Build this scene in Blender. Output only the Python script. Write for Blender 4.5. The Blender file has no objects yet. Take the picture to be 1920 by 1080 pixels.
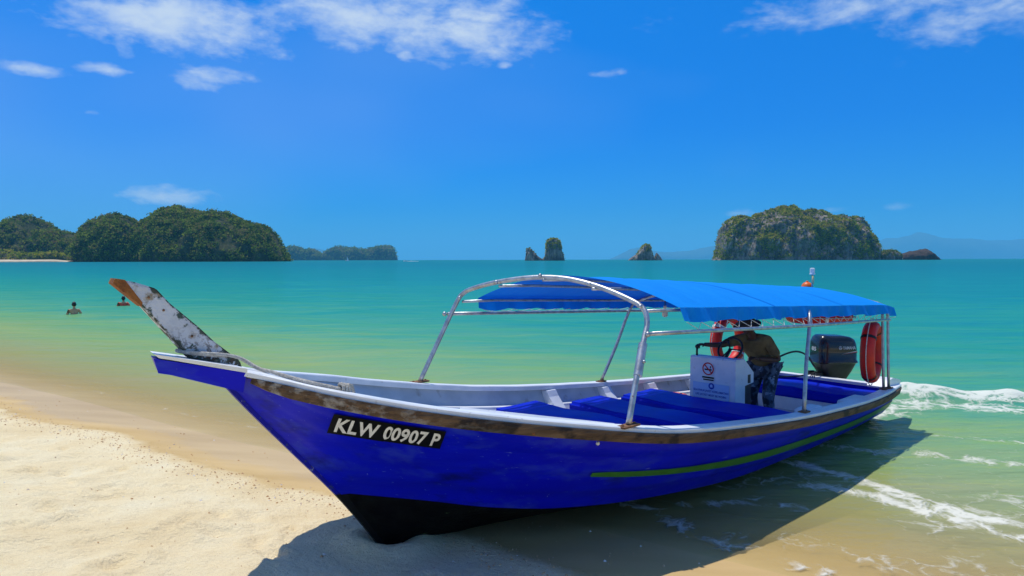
import bpy, bmesh, math, random
import numpy as np
from mathutils import Vector, Matrix, noise as mnoise

random.seed(7); np.random.seed(7)
scene = bpy.context.scene
col = scene.collection

# ------------------------------------------------------------------ camera
F = 1280.0                                    # focal length in pixels of the 1920 px wide photograph
CAM = np.array([0.0, 0.0, 2.4])
PITCH = math.atan(53.2 / 1280); ROLL = math.radians(0.13)
FWD = np.array([0, math.cos(PITCH), -math.sin(PITCH)])
_u0 = np.array([0, math.sin(PITCH), math.cos(PITCH)]); _r0 = np.array([1.0, 0, 0])
RIGHT = _r0 * math.cos(ROLL) - _u0 * math.sin(ROLL); UP = _u0 * math.cos(ROLL) + _r0 * math.sin(ROLL)
cam_data = bpy.data.cameras.new('camera'); cam = bpy.data.objects.new('camera', cam_data)
col.objects.link(cam)
cam_data.sensor_width = 36.0; cam_data.lens = 36.0 * F / 1920.0
cam_data.clip_start = 0.05; cam_data.clip_end = 90000
cam.matrix_world = Matrix(((RIGHT[0], UP[0], -FWD[0], CAM[0]), (RIGHT[1], UP[1], -FWD[1], CAM[1]),
                           (RIGHT[2], UP[2], -FWD[2], CAM[2]), (0, 0, 0, 1)))
scene.camera = cam
scene.render.resolution_x = 1024; scene.render.resolution_y = 576
scene.view_settings.view_transform = 'Standard'; scene.view_settings.look = 'None'
scene.view_settings.gamma = 1.0; scene.view_settings.exposure = 0.0
scene.view_settings.use_curve_mapping = False
scene.render.engine = 'CYCLES'
scene.cycles.transparent_max_bounces = 16
scene.cycles.max_bounces = 8; scene.cycles.diffuse_bounces = 4
scene.cycles.volume_bounces = 1

def ray(px, py): return FWD + RIGHT * (px - 960) / F - UP * (py - 540) / F
def at_y(px, py, y):
    d = ray(px, py); return CAM + d * y / d[1]

# ------------------------------------------------------------------ sky and sun
SUN_TO = Vector((-.19, .265, 1.0)).normalized()
sun_el = math.asin(SUN_TO.z); sun_az = math.atan2(SUN_TO.x, SUN_TO.y)
world = bpy.data.worlds.new('World'); scene.world = world; world.use_nodes = True
nt = world.node_tree; N = nt.nodes; L = nt.links
for n in list(N): N.remove(n)
def wmath(op, a, b=None, c=None, clamp=False):
    n = N.new('ShaderNodeMath'); n.operation = op; n.use_clamp = clamp
    for i, v in enumerate((a, b, c)):
        if v is None: continue
        if isinstance(v, (int, float)): n.inputs[i].default_value = v
        else: L.new(v, n.inputs[i])
    return n.outputs[0]
sky = N.new('ShaderNodeTexSky'); sky.sky_type = 'NISHITA'; sky.sun_disc = False
sky.sun_elevation = sun_el; sky.sun_rotation = sun_az
sky.air_density = 1.0; sky.dust_density = 0.3; sky.ozone_density = 4.0
geo = N.new('ShaderNodeTexCoord')
sep = N.new('ShaderNodeSeparateXYZ'); L.new(geo.outputs['Generated'], sep.inputs[0])
az = wmath('ARCTAN2', sep.outputs[0], sep.outputs[1]); el = wmath('ARCSINE', sep.outputs[2])
tr_ = N.new('ShaderNodeValToRGB'); L.new(wmath('MULTIPLY', el, 1 / .5), tr_.inputs[0])   # deep polarised tropical blue
for k_, (pos_, c_) in enumerate([(0.0, (.12, .56, 1.22)), (.14, (.04, .50, 1.22)), (.37, (.008, .52, 1.34)), (.72, (.012, .68, 1.5)), (1.0, (.03, .72, 1.5))]):
    e_ = tr_.color_ramp.elements[k_] if k_ < 2 else tr_.color_ramp.elements.new(pos_)
    e_.position = pos_; e_.color = (*c_, 1)
tint = N.new('ShaderNodeMix'); tint.data_type = 'RGBA'; tint.blend_type = 'MULTIPLY'; tint.inputs[0].default_value = 1.0
L.new(sky.outputs[0], tint.inputs[6]); L.new(tr_.outputs[0], tint.inputs[7])
# cloud banks: azimuth, elevation (radians), half widths, weight
BANKS = [(330, 40, 260, 66, .98), (690, 28, 230, 66, .92), (880, 55, 150, 62, .98), (1680, 4, 330, 44, .68), (1840, 20, 200, 60, .62),
         (55, 128, 85, 18, .85), (190, 128, 70, 16, .74), (405, 143, 115, 26, .82), (945, 123, 20, 10, .72), (1140, 137, 75, 12, .72),
         (310, 366, 110, 22, 1.0), (1680, 388, 30, 11, .78), (1385, 401, 45, 9, .55), (1575, 393, 50, 9, .55), (160, 210, 45, 8, .5),
         (760, 105, 22, 14, .68), (300, 186, 30, 8, .5)]
acc = None
for (px, py, hw, hh, wgt) in BANKS:
    d = ray(px, py); d = d / np.linalg.norm(d)
    a0 = math.atan2(d[0], d[1]); e0 = math.asin(d[2])
    sa = hw / F * math.cos(a0) ** 2; se = hh / F * math.cos(a0)
    qa = wmath('MULTIPLY_ADD', az, 1 / sa, -a0 / sa); qe = wmath('MULTIPLY_ADD', el, 1 / se, -e0 / se)
    r2 = wmath('MULTIPLY_ADD', qe, qe, wmath('MULTIPLY', qa, qa))
    g = wmath('MULTIPLY', wmath('POWER', 2.718, wmath('MULTIPLY', r2, -0.9)), wgt)
    acc = g if acc is None else wmath('MAXIMUM', acc, g)
# unseen cloud over the rest of the dome, thickened to whiten the shadows
mp = N.new('ShaderNodeMapping'); mp.inputs['Scale'].default_value = (1, 1, 2.2); L.new(geo.outputs['Generated'], mp.inputs[0])
nb = N.new('ShaderNodeTexNoise'); nb.inputs['Scale'].default_value = 2.3; nb.inputs['Detail'].default_value = 2; L.new(mp.outputs[0], nb.inputs[0])
behind = wmath('MULTIPLY', wmath('SUBTRACT', nb.outputs[0], 0.38, clamp=True), 3.4)
outside = N.new('ShaderNodeMapRange'); L.new(wmath('ABSOLUTE', az), outside.inputs[0])
outside.inputs[1].default_value = 0.7; outside.inputs[2].default_value = 1.0
upper = N.new('ShaderNodeMapRange'); L.new(el, upper.inputs[0]); upper.inputs[1].default_value = 0.47; upper.inputs[2].default_value = 0.65
acc = wmath('MAXIMUM', acc, wmath('MULTIPLY', behind, wmath('MAXIMUM', outside.outputs[0], upper.outputs[0])))
n1 = N.new('ShaderNodeTexNoise'); n1.inputs['Scale'].default_value = 13; n1.inputs['Detail'].default_value = 7; n1.inputs['Roughness'].default_value = .58
n1.inputs['Distortion'].default_value = .35
L.new(mp.outputs[0], n1.inputs[0])
n2 = N.new('ShaderNodeTexNoise'); n2.inputs['Scale'].default_value = 42; n2.inputs['Detail'].default_value = 4; n2.inputs['Roughness'].default_value = .6
L.new(mp.outputs[0], n2.inputs[0])
fb = wmath('ADD', wmath('MULTIPLY', n1.outputs[0], .66), wmath('MULTIPLY', n2.outputs[0], .34))
dens = wmath('ADD', fb, wmath('MULTIPLY_ADD', acc, 0.52, -0.63))
dm = N.new('ShaderNodeMapRange'); dm.interpolation_type = 'SMOOTHSTEP'; L.new(dens, dm.inputs[0])
dm.inputs[1].default_value = 0.0; dm.inputs[2].default_value = 0.50; dm.inputs[4].default_value = 0.84
# thin milky veil, thicker towards the left of the bay
nv = N.new('ShaderNodeTexNoise'); nv.inputs['Scale'].default_value = 1.1; nv.inputs['Detail'].default_value = 3; L.new(mp.outputs[0], nv.inputs[0])
veil = N.new('ShaderNodeMapRange'); L.new(wmath('SUBTRACT', nv.outputs[0], wmath('MULTIPLY', wmath('SINE', az), 0.42)), veil.inputs[0])
veil.inputs[1].default_value = .57; veil.inputs[2].default_value = 1.05; veil.inputs[3].default_value = 0.0; veil.inputs[4].default_value = .24
cover = wmath('MAXIMUM', dm.outputs[0], veil.outputs[0])
mixc = N.new('ShaderNodeMix'); mixc.data_type = 'RGBA'; L.new(cover, mixc.inputs[0]); L.new(tint.outputs[2], mixc.inputs[6])
mixc.inputs[7].default_value = (7.2, 8.2, 9.0, 1)
bg = N.new('ShaderNodeBackground'); bg.inputs[1].default_value = 0.1; L.new(mixc.outputs[2], bg.inputs[0])
wo = N.new('ShaderNodeOutputWorld'); L.new(bg.outputs[0], wo.inputs[0])

sl = bpy.data.lights.new('sun', 'SUN'); sl.energy = 3.7; sl.angle = math.radians(.53); sl.color = (1, .95, .86)
so = bpy.data.objects.new('sun', sl); col.objects.link(so)
so.rotation_euler = (-SUN_TO).to_track_quat('-Z', 'Y').to_euler()

# ------------------------------------------------------------------ helpers
def mat(name):
    m = bpy.data.materials.new(name); m.use_nodes = True
    return m, m.node_tree.nodes, m.node_tree.links, m.node_tree.nodes['Principled BSDF']
def pm(name, c1, c2=None, rough=.5, metal=0.0, scale=6.0, lo=.4, hi=.65, bump=0.0, bscale=None, spec=.5, stretch=(1, 1, 1), coat=0.0, detail=6, sheen=0.0):
    m, n, l, p = mat(name)
    p.inputs['Base Color'].default_value = (*c1, 1); p.inputs['Roughness'].default_value = rough
    p.inputs['Metallic'].default_value = metal; p.inputs['Specular IOR Level'].default_value = spec
    p.inputs['Coat Weight'].default_value = coat
    tc = n.new('ShaderNodeTexCoord'); mpn = n.new('ShaderNodeMapping'); mpn.inputs['Scale'].default_value = stretch
    l.new(tc.outputs['Object'], mpn.inputs[0])
    if c2:
        t = n.new('ShaderNodeTexNoise'); t.inputs['Scale'].default_value = scale; t.inputs['Detail'].default_value = detail
        l.new(mpn.outputs[0], t.inputs[0])
        r = n.new('ShaderNodeValToRGB'); r.color_ramp.elements[0].position = lo; r.color_ramp.elements[1].position = hi
        r.color_ramp.elements[0].color = (*c1, 1); r.color_ramp.elements[1].color = (*c2, 1)
        l.new(t.outputs[0], r.inputs[0]); l.new(r.outputs[0], p.inputs['Base Color'])
    if bump:
        t2 = n.new('ShaderNodeTexNoise'); t2.inputs['Scale'].default_value = bscale or scale * 3; t2.inputs['Detail'].default_value = 5
        l.new(mpn.outputs[0], t2.inputs[0])
        b = n.new('ShaderNodeBump'); b.inputs['Strength'].default_value = bump; b.inputs['Distance'].default_value = .02
        l.new(t2.outputs[0], b.inputs['Height']); l.new(b.outputs[0], p.inputs['Normal'])
    return m
def layer(m, color, scale, lo, hi, stretch=(1, 1, 1), rough=None, seed=0.0, detail=8, zlim=None, roughness=.6):
    """lays patches of another colour (stains, chips) over a material"""
    n, l = m.node_tree.nodes, m.node_tree.links; p = n['Principled BSDF']
    tc = n.new('ShaderNodeTexCoord'); mpn = n.new('ShaderNodeMapping'); mpn.inputs['Scale'].default_value = stretch
    mpn.inputs['Location'].default_value = (seed, seed * 1.7, seed * .6); l.new(tc.outputs['Object'], mpn.inputs[0])
    t = n.new('ShaderNodeTexNoise'); t.inputs['Scale'].default_value = scale; t.inputs['Detail'].default_value = detail; t.inputs['Roughness'].default_value = roughness
    l.new(mpn.outputs[0], t.inputs[0])
    r = n.new('ShaderNodeMapRange'); r.inputs[1].default_value = lo; r.inputs[2].default_value = hi; l.new(t.outputs[0], r.inputs[0])
    f = r.outputs[0]
    if zlim:      # (axis, from, to): the patches live in one stretch of the thing
        s = n.new('ShaderNodeSeparateXYZ'); l.new(tc.outputs['Object'], s.inputs[0])
        q = n.new('ShaderNodeMapRange'); q.inputs[1].default_value = zlim[1]; q.inputs[2].default_value = zlim[2]; l.new(s.outputs[zlim[0]], q.inputs[0])
        mm = n.new('ShaderNodeMath'); mm.operation = 'MULTIPLY'; l.new(f, mm.inputs[0]); l.new(q.outputs[0], mm.inputs[1]); f = mm.outputs[0]
    mx = n.new('ShaderNodeMix'); mx.data_type = 'RGBA'; l.new(f, mx.inputs[0])
    old = p.inputs['Base Color'].links
    if old: l.new(old[0].from_socket, mx.inputs[6])
    else: mx.inputs[6].default_value = p.inputs['Base Color'].default_value
    mx.inputs[7].default_value = (*color, 1); l.new(mx.outputs[2], p.inputs['Base Color'])
    return m
def mk(name, verts, faces, m, parent=None, smooth=False):
    me = bpy.data.meshes.new(name); me.from_pydata([tuple(map(float, v)) for v in verts], [], [tuple(map(int, f)) for f in faces]); me.update()
    bm = bmesh.new(); bm.from_mesh(me); bmesh.ops.recalc_face_normals(bm, faces=bm.faces); bm.to_mesh(me); bm.free()
    o = bpy.data.objects.new(name, me); col.objects.link(o)
    if m: me.materials.append(m)
    if parent: o.parent = parent
    if smooth:
        for p in me.polygons: p.use_smooth = True
    return o
def grid_faces(nu, nv, closed_v=False, off=0):
    f = []
    for i in range(nu - 1):
        for j in range(nv if closed_v else nv - 1):
            k = (j + 1) % nv
            f.append((off + i * nv + j, off + (i + 1) * nv + j, off + (i + 1) * nv + k, off + i * nv + k))
    return f
class MB:
    """collects shapes into one mesh"""
    def __init__(s): s.v = []; s.f = []
    def add(s, v, f):
        o = len(s.v); s.v += [tuple(map(float, p)) for p in v]; s.f += [tuple(i + o for i in q) for q in f]; return s
    def box(s, c, d, bev=0.0, rz=0.0, ry=0.0):
        bm = bmesh.new(); bmesh.ops.create_cube(bm, size=1.0)
        for v in bm.verts: v.co = Vector((v.co.x * d[0], v.co.y * d[1], v.co.z * d[2]))
        if bev: bmesh.ops.bevel(bm, geom=list(bm.edges), offset=bev, segments=3, profile=.5, affect='EDGES')
        R = Matrix.Rotation(rz, 3, 'Z') @ Matrix.Rotation(ry, 3, 'Y')
        bm.verts.index_update(); s.add([R @ v.co + Vector(c) for v in bm.verts], [[v.index for v in f.verts] for f in bm.faces]); bm.free(); return s
    def tube(s, pts, r, n=10, cap=True, closed=False):
        pts = [Vector(p) for p in pts]; m = len(pts); rs = r if isinstance(r, (list, tuple)) else [r] * m
        tang = []
        for i in range(m):
            a = pts[(i - 1) % m] if (closed or i > 0) else pts[i]; b = pts[(i + 1) % m] if (closed or i < m - 1) else pts[i]
            tang.append((b - a).normalized())
        ref = Vector((0, 0, 1)) if abs(tang[0].z) < .9 else Vector((1, 0, 0))
        nrm = (ref - tang[0] * ref.dot(tang[0])).normalized(); vs = []
        for i in range(m):
            nrm = (nrm - tang[i] * nrm.dot(tang[i])).normalized(); bn = tang[i].cross(nrm)
            vs += [pts[i] + (nrm * math.cos(2 * math.pi * k / n) + bn * math.sin(2 * math.pi * k / n)) * rs[i] for k in range(n)]
        fs = grid_faces(m, n, True)
        if closed: fs += [((m - 1) * n + k, k, (k + 1) % n, (m - 1) * n + (k + 1) % n) for k in range(n)]
        elif cap: fs += [tuple(range(n)), tuple((m - 1) * n + k for k in reversed(range(n)))]
        return s.add(vs, fs)
    def prism(s, poly, a, b, axis='y'):
        """polygon in the plane of the other two axes, extruded from a to b"""
        n = len(poly); P = (lambda p, t: (p[0], t, p[1])) if axis == 'y' else ((lambda p, t: (p[0], p[1], t)) if axis == 'z' else (lambda p, t: (t, p[0], p[1])))
        v = [P(p, a) for p in poly] + [P(p, b) for p in poly]
        return s.add(v, [tuple(range(n)), tuple(range(2 * n - 1, n - 1, -1))] + [(i, (i + 1) % n, n + (i + 1) % n, n + i) for i in range(n)])
    def ball(s, c, r, seg=14, rings=9):
        rr = r if isinstance(r, (tuple, list)) else (r, r, r)
        vs = [(c[0] + rr[0] * math.sin(math.pi * i / rings) * math.cos(2 * math.pi * j / seg), c[1] + rr[1] * math.sin(math.pi * i / rings) * math.sin(2 * math.pi * j / seg),
               c[2] + rr[2] * math.cos(math.pi * i / rings)) for i in range(rings + 1) for j in range(seg)]
        return s.add(vs, grid_faces(rings + 1, seg, True))
    def build(s, name, m, parent=None, smooth=False, sharp=None):
        o = mk(name, s.v, s.f, m, parent, smooth)
        if sharp: 
            for e in o.data.edges: pass
            o.data.set_sharp_from_angle(angle=math.radians(sharp))
        return o
def smooth_path(pts, k=6):
    """Catmull-Rom through points"""
    P = [Vector(p) for p in pts]; P = [P[0] * 2 - P[1]] + P + [P[-1] * 2 - P[-2]]; out = []
    for i in range(1, len(P) - 2):
        for j in range(k):
            t = j / k
            out.append(.5 * ((2 * P[i]) + (P[i + 1] - P[i - 1]) * t + (2 * P[i - 1] - 5 * P[i] + 4 * P[i + 1] - P[i + 2]) * t * t + (3 * P[i] - P[i - 1] - 3 * P[i + 1] + P[i + 2]) * t ** 3))
    out.append(P[-2]); return out
def tag(o, label, cat, group=None):
    o['label'] = label; o['category'] = cat
    if group: o['group'] = group
    return o
def empty(name, loc=(0, 0, 0), rz=0.0, label=None, cat=None, group=None):
    o = bpy.data.objects.new(name, None); col.objects.link(o); o.location = loc; o.rotation_euler = (0, 0, rz); o.empty_display_size = .2
    if label: tag(o, label, cat, group)
    return o
def vnoise(x, y, seed=0):
    """vectorised value noise"""
    xi = np.floor(x).astype(np.int64); yi = np.floor(y).astype(np.int64); fx = x - xi; fy = y - yi
    fx = fx * fx * (3 - 2 * fx); fy = fy * fy * (3 - 2 * fy)
    def h(a, b):
        n = (a * 374761393 + b * 668265263 + seed * 1442695041) & 0x7fffffff
        n = ((n ^ (n >> 13)) * 1274126177) & 0x7fffffff
        return ((n ^ (n >> 16)) & 0xffff) / 65535.0
    return (h(xi, yi) * (1 - fx) + h(xi + 1, yi) * fx) * (1 - fy) + (h(xi, yi + 1) * (1 - fx) + h(xi + 1, yi + 1) * fx) * fy
def fbm(x, y, oct=4, seed=0):
    r = 0; a = .5
    for i in range(oct): r = r + a * (vnoise(x * 2 ** i, y * 2 ** i, seed + i * 17) - .5); a *= .5
    return r
def attr(o, name, vals):
    a = o.data.attributes.new(name, 'FLOAT', 'POINT'); a.data.foreach_set('value', np.asarray(vals, np.float32).ravel())

# ------------------------------------------------------------------ beach, sea bed and sea
# shore frame: e = metres seaward of the water's edge, q = metres along it
E0 = np.array([.5592, .8290]); Q0 = np.array([.8290, -.5592]); O0 = np.array([-.5, 7.0])
def to_eq(x, y): return (x - O0[0]) * E0[0] + (y - O0[1]) * E0[1], (x - O0[0]) * Q0[0] + (y - O0[1]) * Q0[1]
def bed(e):
    return np.interp(e, [-60, -20, -9, -5, -1.2, 0, 15, 60, 300, 900, 60000], [1.7, 1.3, .86, .52, .13, 0, -1.5, -3.4, -8, -18, -20])
def spaced(fine, step, far, grow):
    a = list(np.arange(fine[0], fine[1] + 1e-6, step)); d = step
    while a[-1] < far[1]: d *= grow; a.append(a[-1] + d)
    d = step; b = []
    x = fine[0]
    while x > far[0]: d *= grow; x -= d; b.append(x)
    return np.array(b[::-1] + a)
def sheet(es, qs, zf):
    Eg, Qg = np.meshgrid(es, qs, indexing='ij'); X = O0[0] + Eg * E0[0] + Qg * Q0[0]; Y = O0[1] + Eg * E0[1] + Qg * Q0[1]
    Z = zf(Eg, Qg, X, Y); ne, nq = Eg.shape
    idx = np.arange(ne * nq).reshape(ne, nq)
    f = np.stack([idx[:-1, :-1], idx[:-1, 1:], idx[1:, 1:], idx[1:, :-1]], -1).reshape(-1, 4)[:, ::-1]
    return np.stack([X, Y, Z], -1).reshape(-1, 3), f, Eg, Qg
def mesh_np(name, v, f, m, smooth=True):
    me = bpy.data.meshes.new(name); me.vertices.add(len(v)); me.vertices.foreach_set('co', v.astype(np.float32).ravel())
    k = f.shape[1]; me.loops.add(f.size); me.loops.foreach_set('vertex_index', f.astype(np.int32).ravel())
    me.polygons.add(len(f)); me.polygons.foreach_set('loop_start', np.arange(0, f.size, k, dtype=np.int32)); me.polygons.foreach_set('loop_total', np.full(len(f), k, np.int32))
    me.update(calc_edges=True); me.validate()
    if smooth: me.polygons.foreach_set('use_smooth', np.ones(len(f), bool))
    o = bpy.data.objects.new(name, me); col.objects.link(o); me.materials.append(m); return o

# dents of many feet in the dry sand
dents = [(random.uniform(-8, -1.9), random.uniform(-14, 5), random.uniform(.045, .12), random.uniform(.012, .042), random.uniform(0, 3.1)) for _ in range(900)]
def sand_z(e, q, x, y):
    z = bed(e)
    dry = np.clip((-1.35 - e + .5 * fbm(q * .7, e * 0, 3, 5)) / .5, 0, 1)
    z = z + .05 * fbm(q * .12, e * .2, 2, 9) * np.clip(1 - e / 30, .2, 1)
    z = z + dry * (.11 * fbm(x * 1.1, y * 1.1, 4, 3) + .050 * fbm(x * 5, y * 5, 4, 21))
    for (de, dq, r, dep, th) in dents:
        m = (np.abs(e - de) < .5) & (np.abs(q - dq) < .5)
        if not m.any(): continue
        u = (e[m] - de) * math.cos(th) + (q[m] - dq) * math.sin(th); w = -(e[m] - de) * math.sin(th) + (q[m] - dq) * math.cos(th)
        r2 = (u / (r * 1.5)) ** 2 + (w / (r * .75)) ** 2
        z[m] += -dep * np.exp(-r2 * 1.6) + dep * .45 * np.exp(-((np.sqrt(r2) - 1.5) ** 2) * 5)
    # low scarp left by the last tide where the shells lie
    z = z + .025 * np.exp(-((e + 1.35 + .5 * fbm(q * .7, q * 0 + 3, 3, 5)) / .18) ** 2)
    # scour and a pushed-up lip round the stem of the boat
    r = np.hypot(x + .98, y - 5.24); z = z + .07 * np.exp(-((r - .25) / .12) ** 2) - .03 * np.exp(-(r / .15) ** 2)
    return z
sand_m, n, l, p = mat('sand')
tc = n.new('ShaderNodeNewGeometry')
def tex(scale, detail=5, rough=.55, stretch=None):
    t = n.new('ShaderNodeTexNoise'); t.inputs['Scale'].default_value = scale; t.inputs['Detail'].default_value = detail; t.inputs['Roughness'].default_value = rough
    if stretch:
        mpn = n.new('ShaderNodeMapping'); mpn.inputs['Rotation'].default_value = (0, 0, math.radians(34)); mpn.inputs['Scale'].default_value = stretch
        l.new(tc.outputs['Position'], mpn.inputs[0]); l.new(mpn.outputs[0], t.inputs[0])
    else: l.new(tc.outputs['Position'], t.inputs[0])
    return t.outputs[0]
def ramp(f, pts):
    r = n.new('ShaderNodeValToRGB'); r.color_ramp.elements[0].position = pts[0][0]; r.color_ramp.elements[0].color = (*pts[0][1], 1)
    r.color_ramp.elements[1].position = pts[-1][0]; r.color_ramp.elements[1].color = (*pts[-1][1], 1)
    for q_, c_ in pts[1:-1]: r.color_ramp.elements.new(q_).color = (*c_, 1)
    l.new(f, r.inputs[0]); return r.outputs[0]
def nmath(op, a, b=None, c=None, clamp=False):
    k = n.new('ShaderNodeMath'); k.operation = op; k.use_clamp = clamp
    for i, v in enumerate((a, b, c)):
        if v is None: continue
        if isinstance(v, (int, float)): k.inputs[i].default_value = v
        else: l.new(v, k.inputs[i])
    return k.outputs[0]
def nmix(f, a, b, blend='MIX'):
    k = n.new('ShaderNodeMix'); k.data_type = 'RGBA'; k.blend_type = blend
    for i, v in ((0, f), (6, a), (7, b)):
        if isinstance(v, (int, float)): k.inputs[i].default_value = v
        elif isinstance(v, tuple): k.inputs[i].default_value = (*v, 1)
        else: l.new(v, k.inputs[i])
    return k.outputs[2]
at = n.new('ShaderNodeAttribute'); at.attribute_name = 'wet'
dry = ramp(tex(1.4, 6), [(.3, (.84, .66, .37)), (.5, (.92, .76, .46)), (.7, (.94, .82, .54))])
dry = nmix(nmath('MULTIPLY', nmath('GREATER_THAN', tex(150, 2), .64), .45), dry, (.45, .28, .14))
pits = n.new('ShaderNodeMapRange'); pits.interpolation_type = 'SMOOTHSTEP'; l.new(nmath('ADD', nmath('MULTIPLY', tex(7, 8, .72, (.7, 1.6, 1)), .75), nmath('MULTIPLY', tex(.8, 3), .25)), pits.inputs[0]); pits.inputs[1].default_value = .57; pits.inputs[2].default_value = .70; pits.inputs[4].default_value = .34
dry = nmix(pits.outputs[0], dry, (.56, .37, .17))
wetc = ramp(tex(.9, 4, .5, (.5, 2.2, 1)), [(.3, (.54, .37, .16)), (.7, (.66, .47, .22))])
edge = nmath('ADD', at.outputs['Fac'], nmath('MULTIPLY', nmath('SUBTRACT', tex(3.2, 6), .5), .55))
wf = n.new('ShaderNodeMapRange'); wf.interpolation_type = 'SMOOTHSTEP'; l.new(edge, wf.inputs[0]); wf.inputs[1].default_value = .35; wf.inputs[2].default_value = .7
l.new(nmix(wf.outputs[0], dry, wetc), p.inputs['Base Color'])
rr = n.new('ShaderNodeMapRange'); l.new(edge, rr.inputs[0]); rr.inputs[1].default_value = .6; rr.inputs[2].default_value = 1.15; rr.inputs[3].default_value = .95; rr.inputs[4].default_value = .30
l.new(rr.outputs[0], p.inputs['Roughness']); p.inputs['Specular IOR Level'].default_value = .05
b1 = n.new('ShaderNodeBump'); b1.inputs['Distance'].default_value = .06
bs = n.new('ShaderNodeMapRange'); l.new(edge, bs.inputs[0]); bs.inputs[1].default_value = .4; bs.inputs[2].default_value = .9; bs.inputs[3].default_value = .9; bs.inputs[4].default_value = .06
l.new(bs.outputs[0], b1.inputs['Strength'])
l.new(nmath('ADD', nmath('MULTIPLY', tex(22, 6, .65), .7), nmath('MULTIPLY', tex(160, 3), .12)), b1.inputs['Height']); l.new(b1.outputs[0], p.inputs['Normal'])

es = spaced((-6.5, 3.0), .035, (-60, 420), 1.07); qs = spaced((-12, 6), .045, (-420, 420), 1.06)
v, f, Eg, Qg = sheet(es, qs, sand_z)
sand = mesh_np('sand', v, f, sand_m); sand['kind'] = 'structure'
wetv = np.clip((Eg + 1.75 + .55 * fbm(Qg * .7, Eg * 0 + 3, 3, 5) * 2) / .9, 0, 1.3)
attr(sand, 'wet', wetv)

# water
def d_seg(x, y, pts):
    best = np.full(x.shape, 1e9)
    for (a, b) in zip(pts[:-1], pts[1:]):
        a = np.array(a); b = np.array(b); d = b - a; t = np.clip(((x - a[0]) * d[0] + (y - a[1]) * d[1]) / (d @ d), 0, 1)
        best = np.minimum(best, np.hypot(x - a[0] - t * d[0], y - a[1] - t * d[1]))
    return best
BREAK = [(6.0, 11.9), (6.9, 11.7), (7.9, 11.35), (9.4, 10.9), (12, 9.6), (16, 7.2), (24, 2)]
def water_z(e, q, x, y):
    amp = np.clip((e + .3) / 8, 0.04, 1)
    w = .030 * np.sin(e * 2.1 + 1.6 * fbm(q * .25, e * .2, 2, 31) * 6) + .022 * np.sin(e * .9 + q * .12 + 1.3)
    z = amp * w + .05 * amp * fbm(x * 1.3, y * 1.3, 3, 41)
    far = np.clip(1 - e / 160, 0, 1); z = z * far
    d = d_seg(x, y, BREAK); z = z + .25 * np.exp(-(d / .40) ** 2) * (.75 + .9 * fbm(x * 1.7, y * 1.7, 3, 8)) * np.clip((x - 5.8) / 1.0, 0, 1)
    # thin tongues of the last swash running up the sand, the nearest in front of the boat
    tongue = .014 * np.exp(-((e + .05 - .5 * fbm(q * .45, q * 0, 3, 77)) / .25) ** 2)
    return z + tongue + .012
es = spaced((-1.0, 13), .05, (-2.4, 42000), 1.06); qs = spaced((-10, 12), .07, (-42000, 42000), 1.09)
v, f, Eg, Qg = sheet(es, qs, water_z)
water_m, n, l, p = mat('sea_water'); out = n['Material Output']; n.remove(p)
tc = n.new('ShaderNodeNewGeometry')
ad = n.new('ShaderNodeAttribute'); ad.attribute_name = 'depth'
af = n.new('ShaderNodeAttribute'); af.attribute_name = 'foam'
xx = nmath('DIVIDE', ad.outputs['Fac'], nmath('ADD', ad.outputs['Fac'], 1.5))
patch = nmath('MULTIPLY', nmath('SUBTRACT', tex(.16, 4, .55, (.35, 1.0, 1)), .5), .30)
streak = nmath('MULTIPLY', nmath('SUBTRACT', tex(.9, 7, .74, (.18, 1.0, 1)), .5), .40)  # shading of ripple slopes painted into the body colour as streaks
xx2 = nmath('ADD', xx, nmath('MULTIPLY', nmath('ADD', nmath('MULTIPLY', patch, .55), streak), nmath('MULTIPLY', xx, 3.0, clamp=True)))
body = ramp(xx2, [(0.0, (.60, .43, .17)), (.09, (.45, .42, .16)), (.19, (.31, .41, .13)), (.31, (.18, .38, .14)), (.42, (.075, .34, .19)), (.54, (.024, .29, .22)), (.66, (.010, .24, .25)), (.82, (.008, .185, .24)), (1.0, (.014, .20, .21))])
opac = nmath('SUBTRACT', 1.0, nmath('POWER', 2.718, nmath('MULTIPLY', ad.outputs['Fac'], -7.0)), clamp=True)
# foam: lacy cells inside the foam zones
wv = n.new('ShaderNodeTexNoise'); wv.inputs['Scale'].default_value = 2.2; wv.inputs['Detail'].default_value = 3
l.new(tc.outputs['Position'], wv.inputs[0])
mpv = n.new('ShaderNodeVectorMath'); mpv.operation = 'MULTIPLY_ADD'; l.new(wv.outputs['Color'], mpv.inputs[0]); mpv.inputs[1].default_value = (.7, .7, 0); l.new(tc.outputs['Position'], mpv.inputs[2])
def lace(scale):
    vo = n.new('ShaderNodeTexVoronoi'); vo.feature = 'DISTANCE_TO_EDGE'; vo.inputs['Scale'].default_value = scale; l.new(mpv.outputs[0], vo.inputs[0]); return vo.outputs['Distance']
lac = nmath('SUBTRACT', 1.0, nmath('MULTIPLY', lace(3.2), 3.6), clamp=True)
lac2 = nmath('SUBTRACT', 1.0, nmath('MULTIPLY', lace(12), 2.6), clamp=True)
fo = nmath('ADD', nmath('MULTIPLY', lac, .36), nmath('MULTIPLY', lac2, .20))
fo = nmath('ADD', fo, nmath('MULTIPLY', tex(14, 7, .7), .55))
fr = n.new('ShaderNodeMapRange'); fr.interpolation_type = 'SMOOTHSTEP'
l.new(nmath('ADD', fo, nmath('MULTIPLY_ADD', af.outputs['Fac'], .95, -1.15)), fr.inputs[0]); fr.inputs[1].default_value = 0.0; fr.inputs[2].default_value = .46; fr.inputs[4].default_value = .80
foam = nmath('MULTIPLY', fr.outputs[0], nmath('GREATER_THAN', af.outputs['Fac'], .02))
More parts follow.
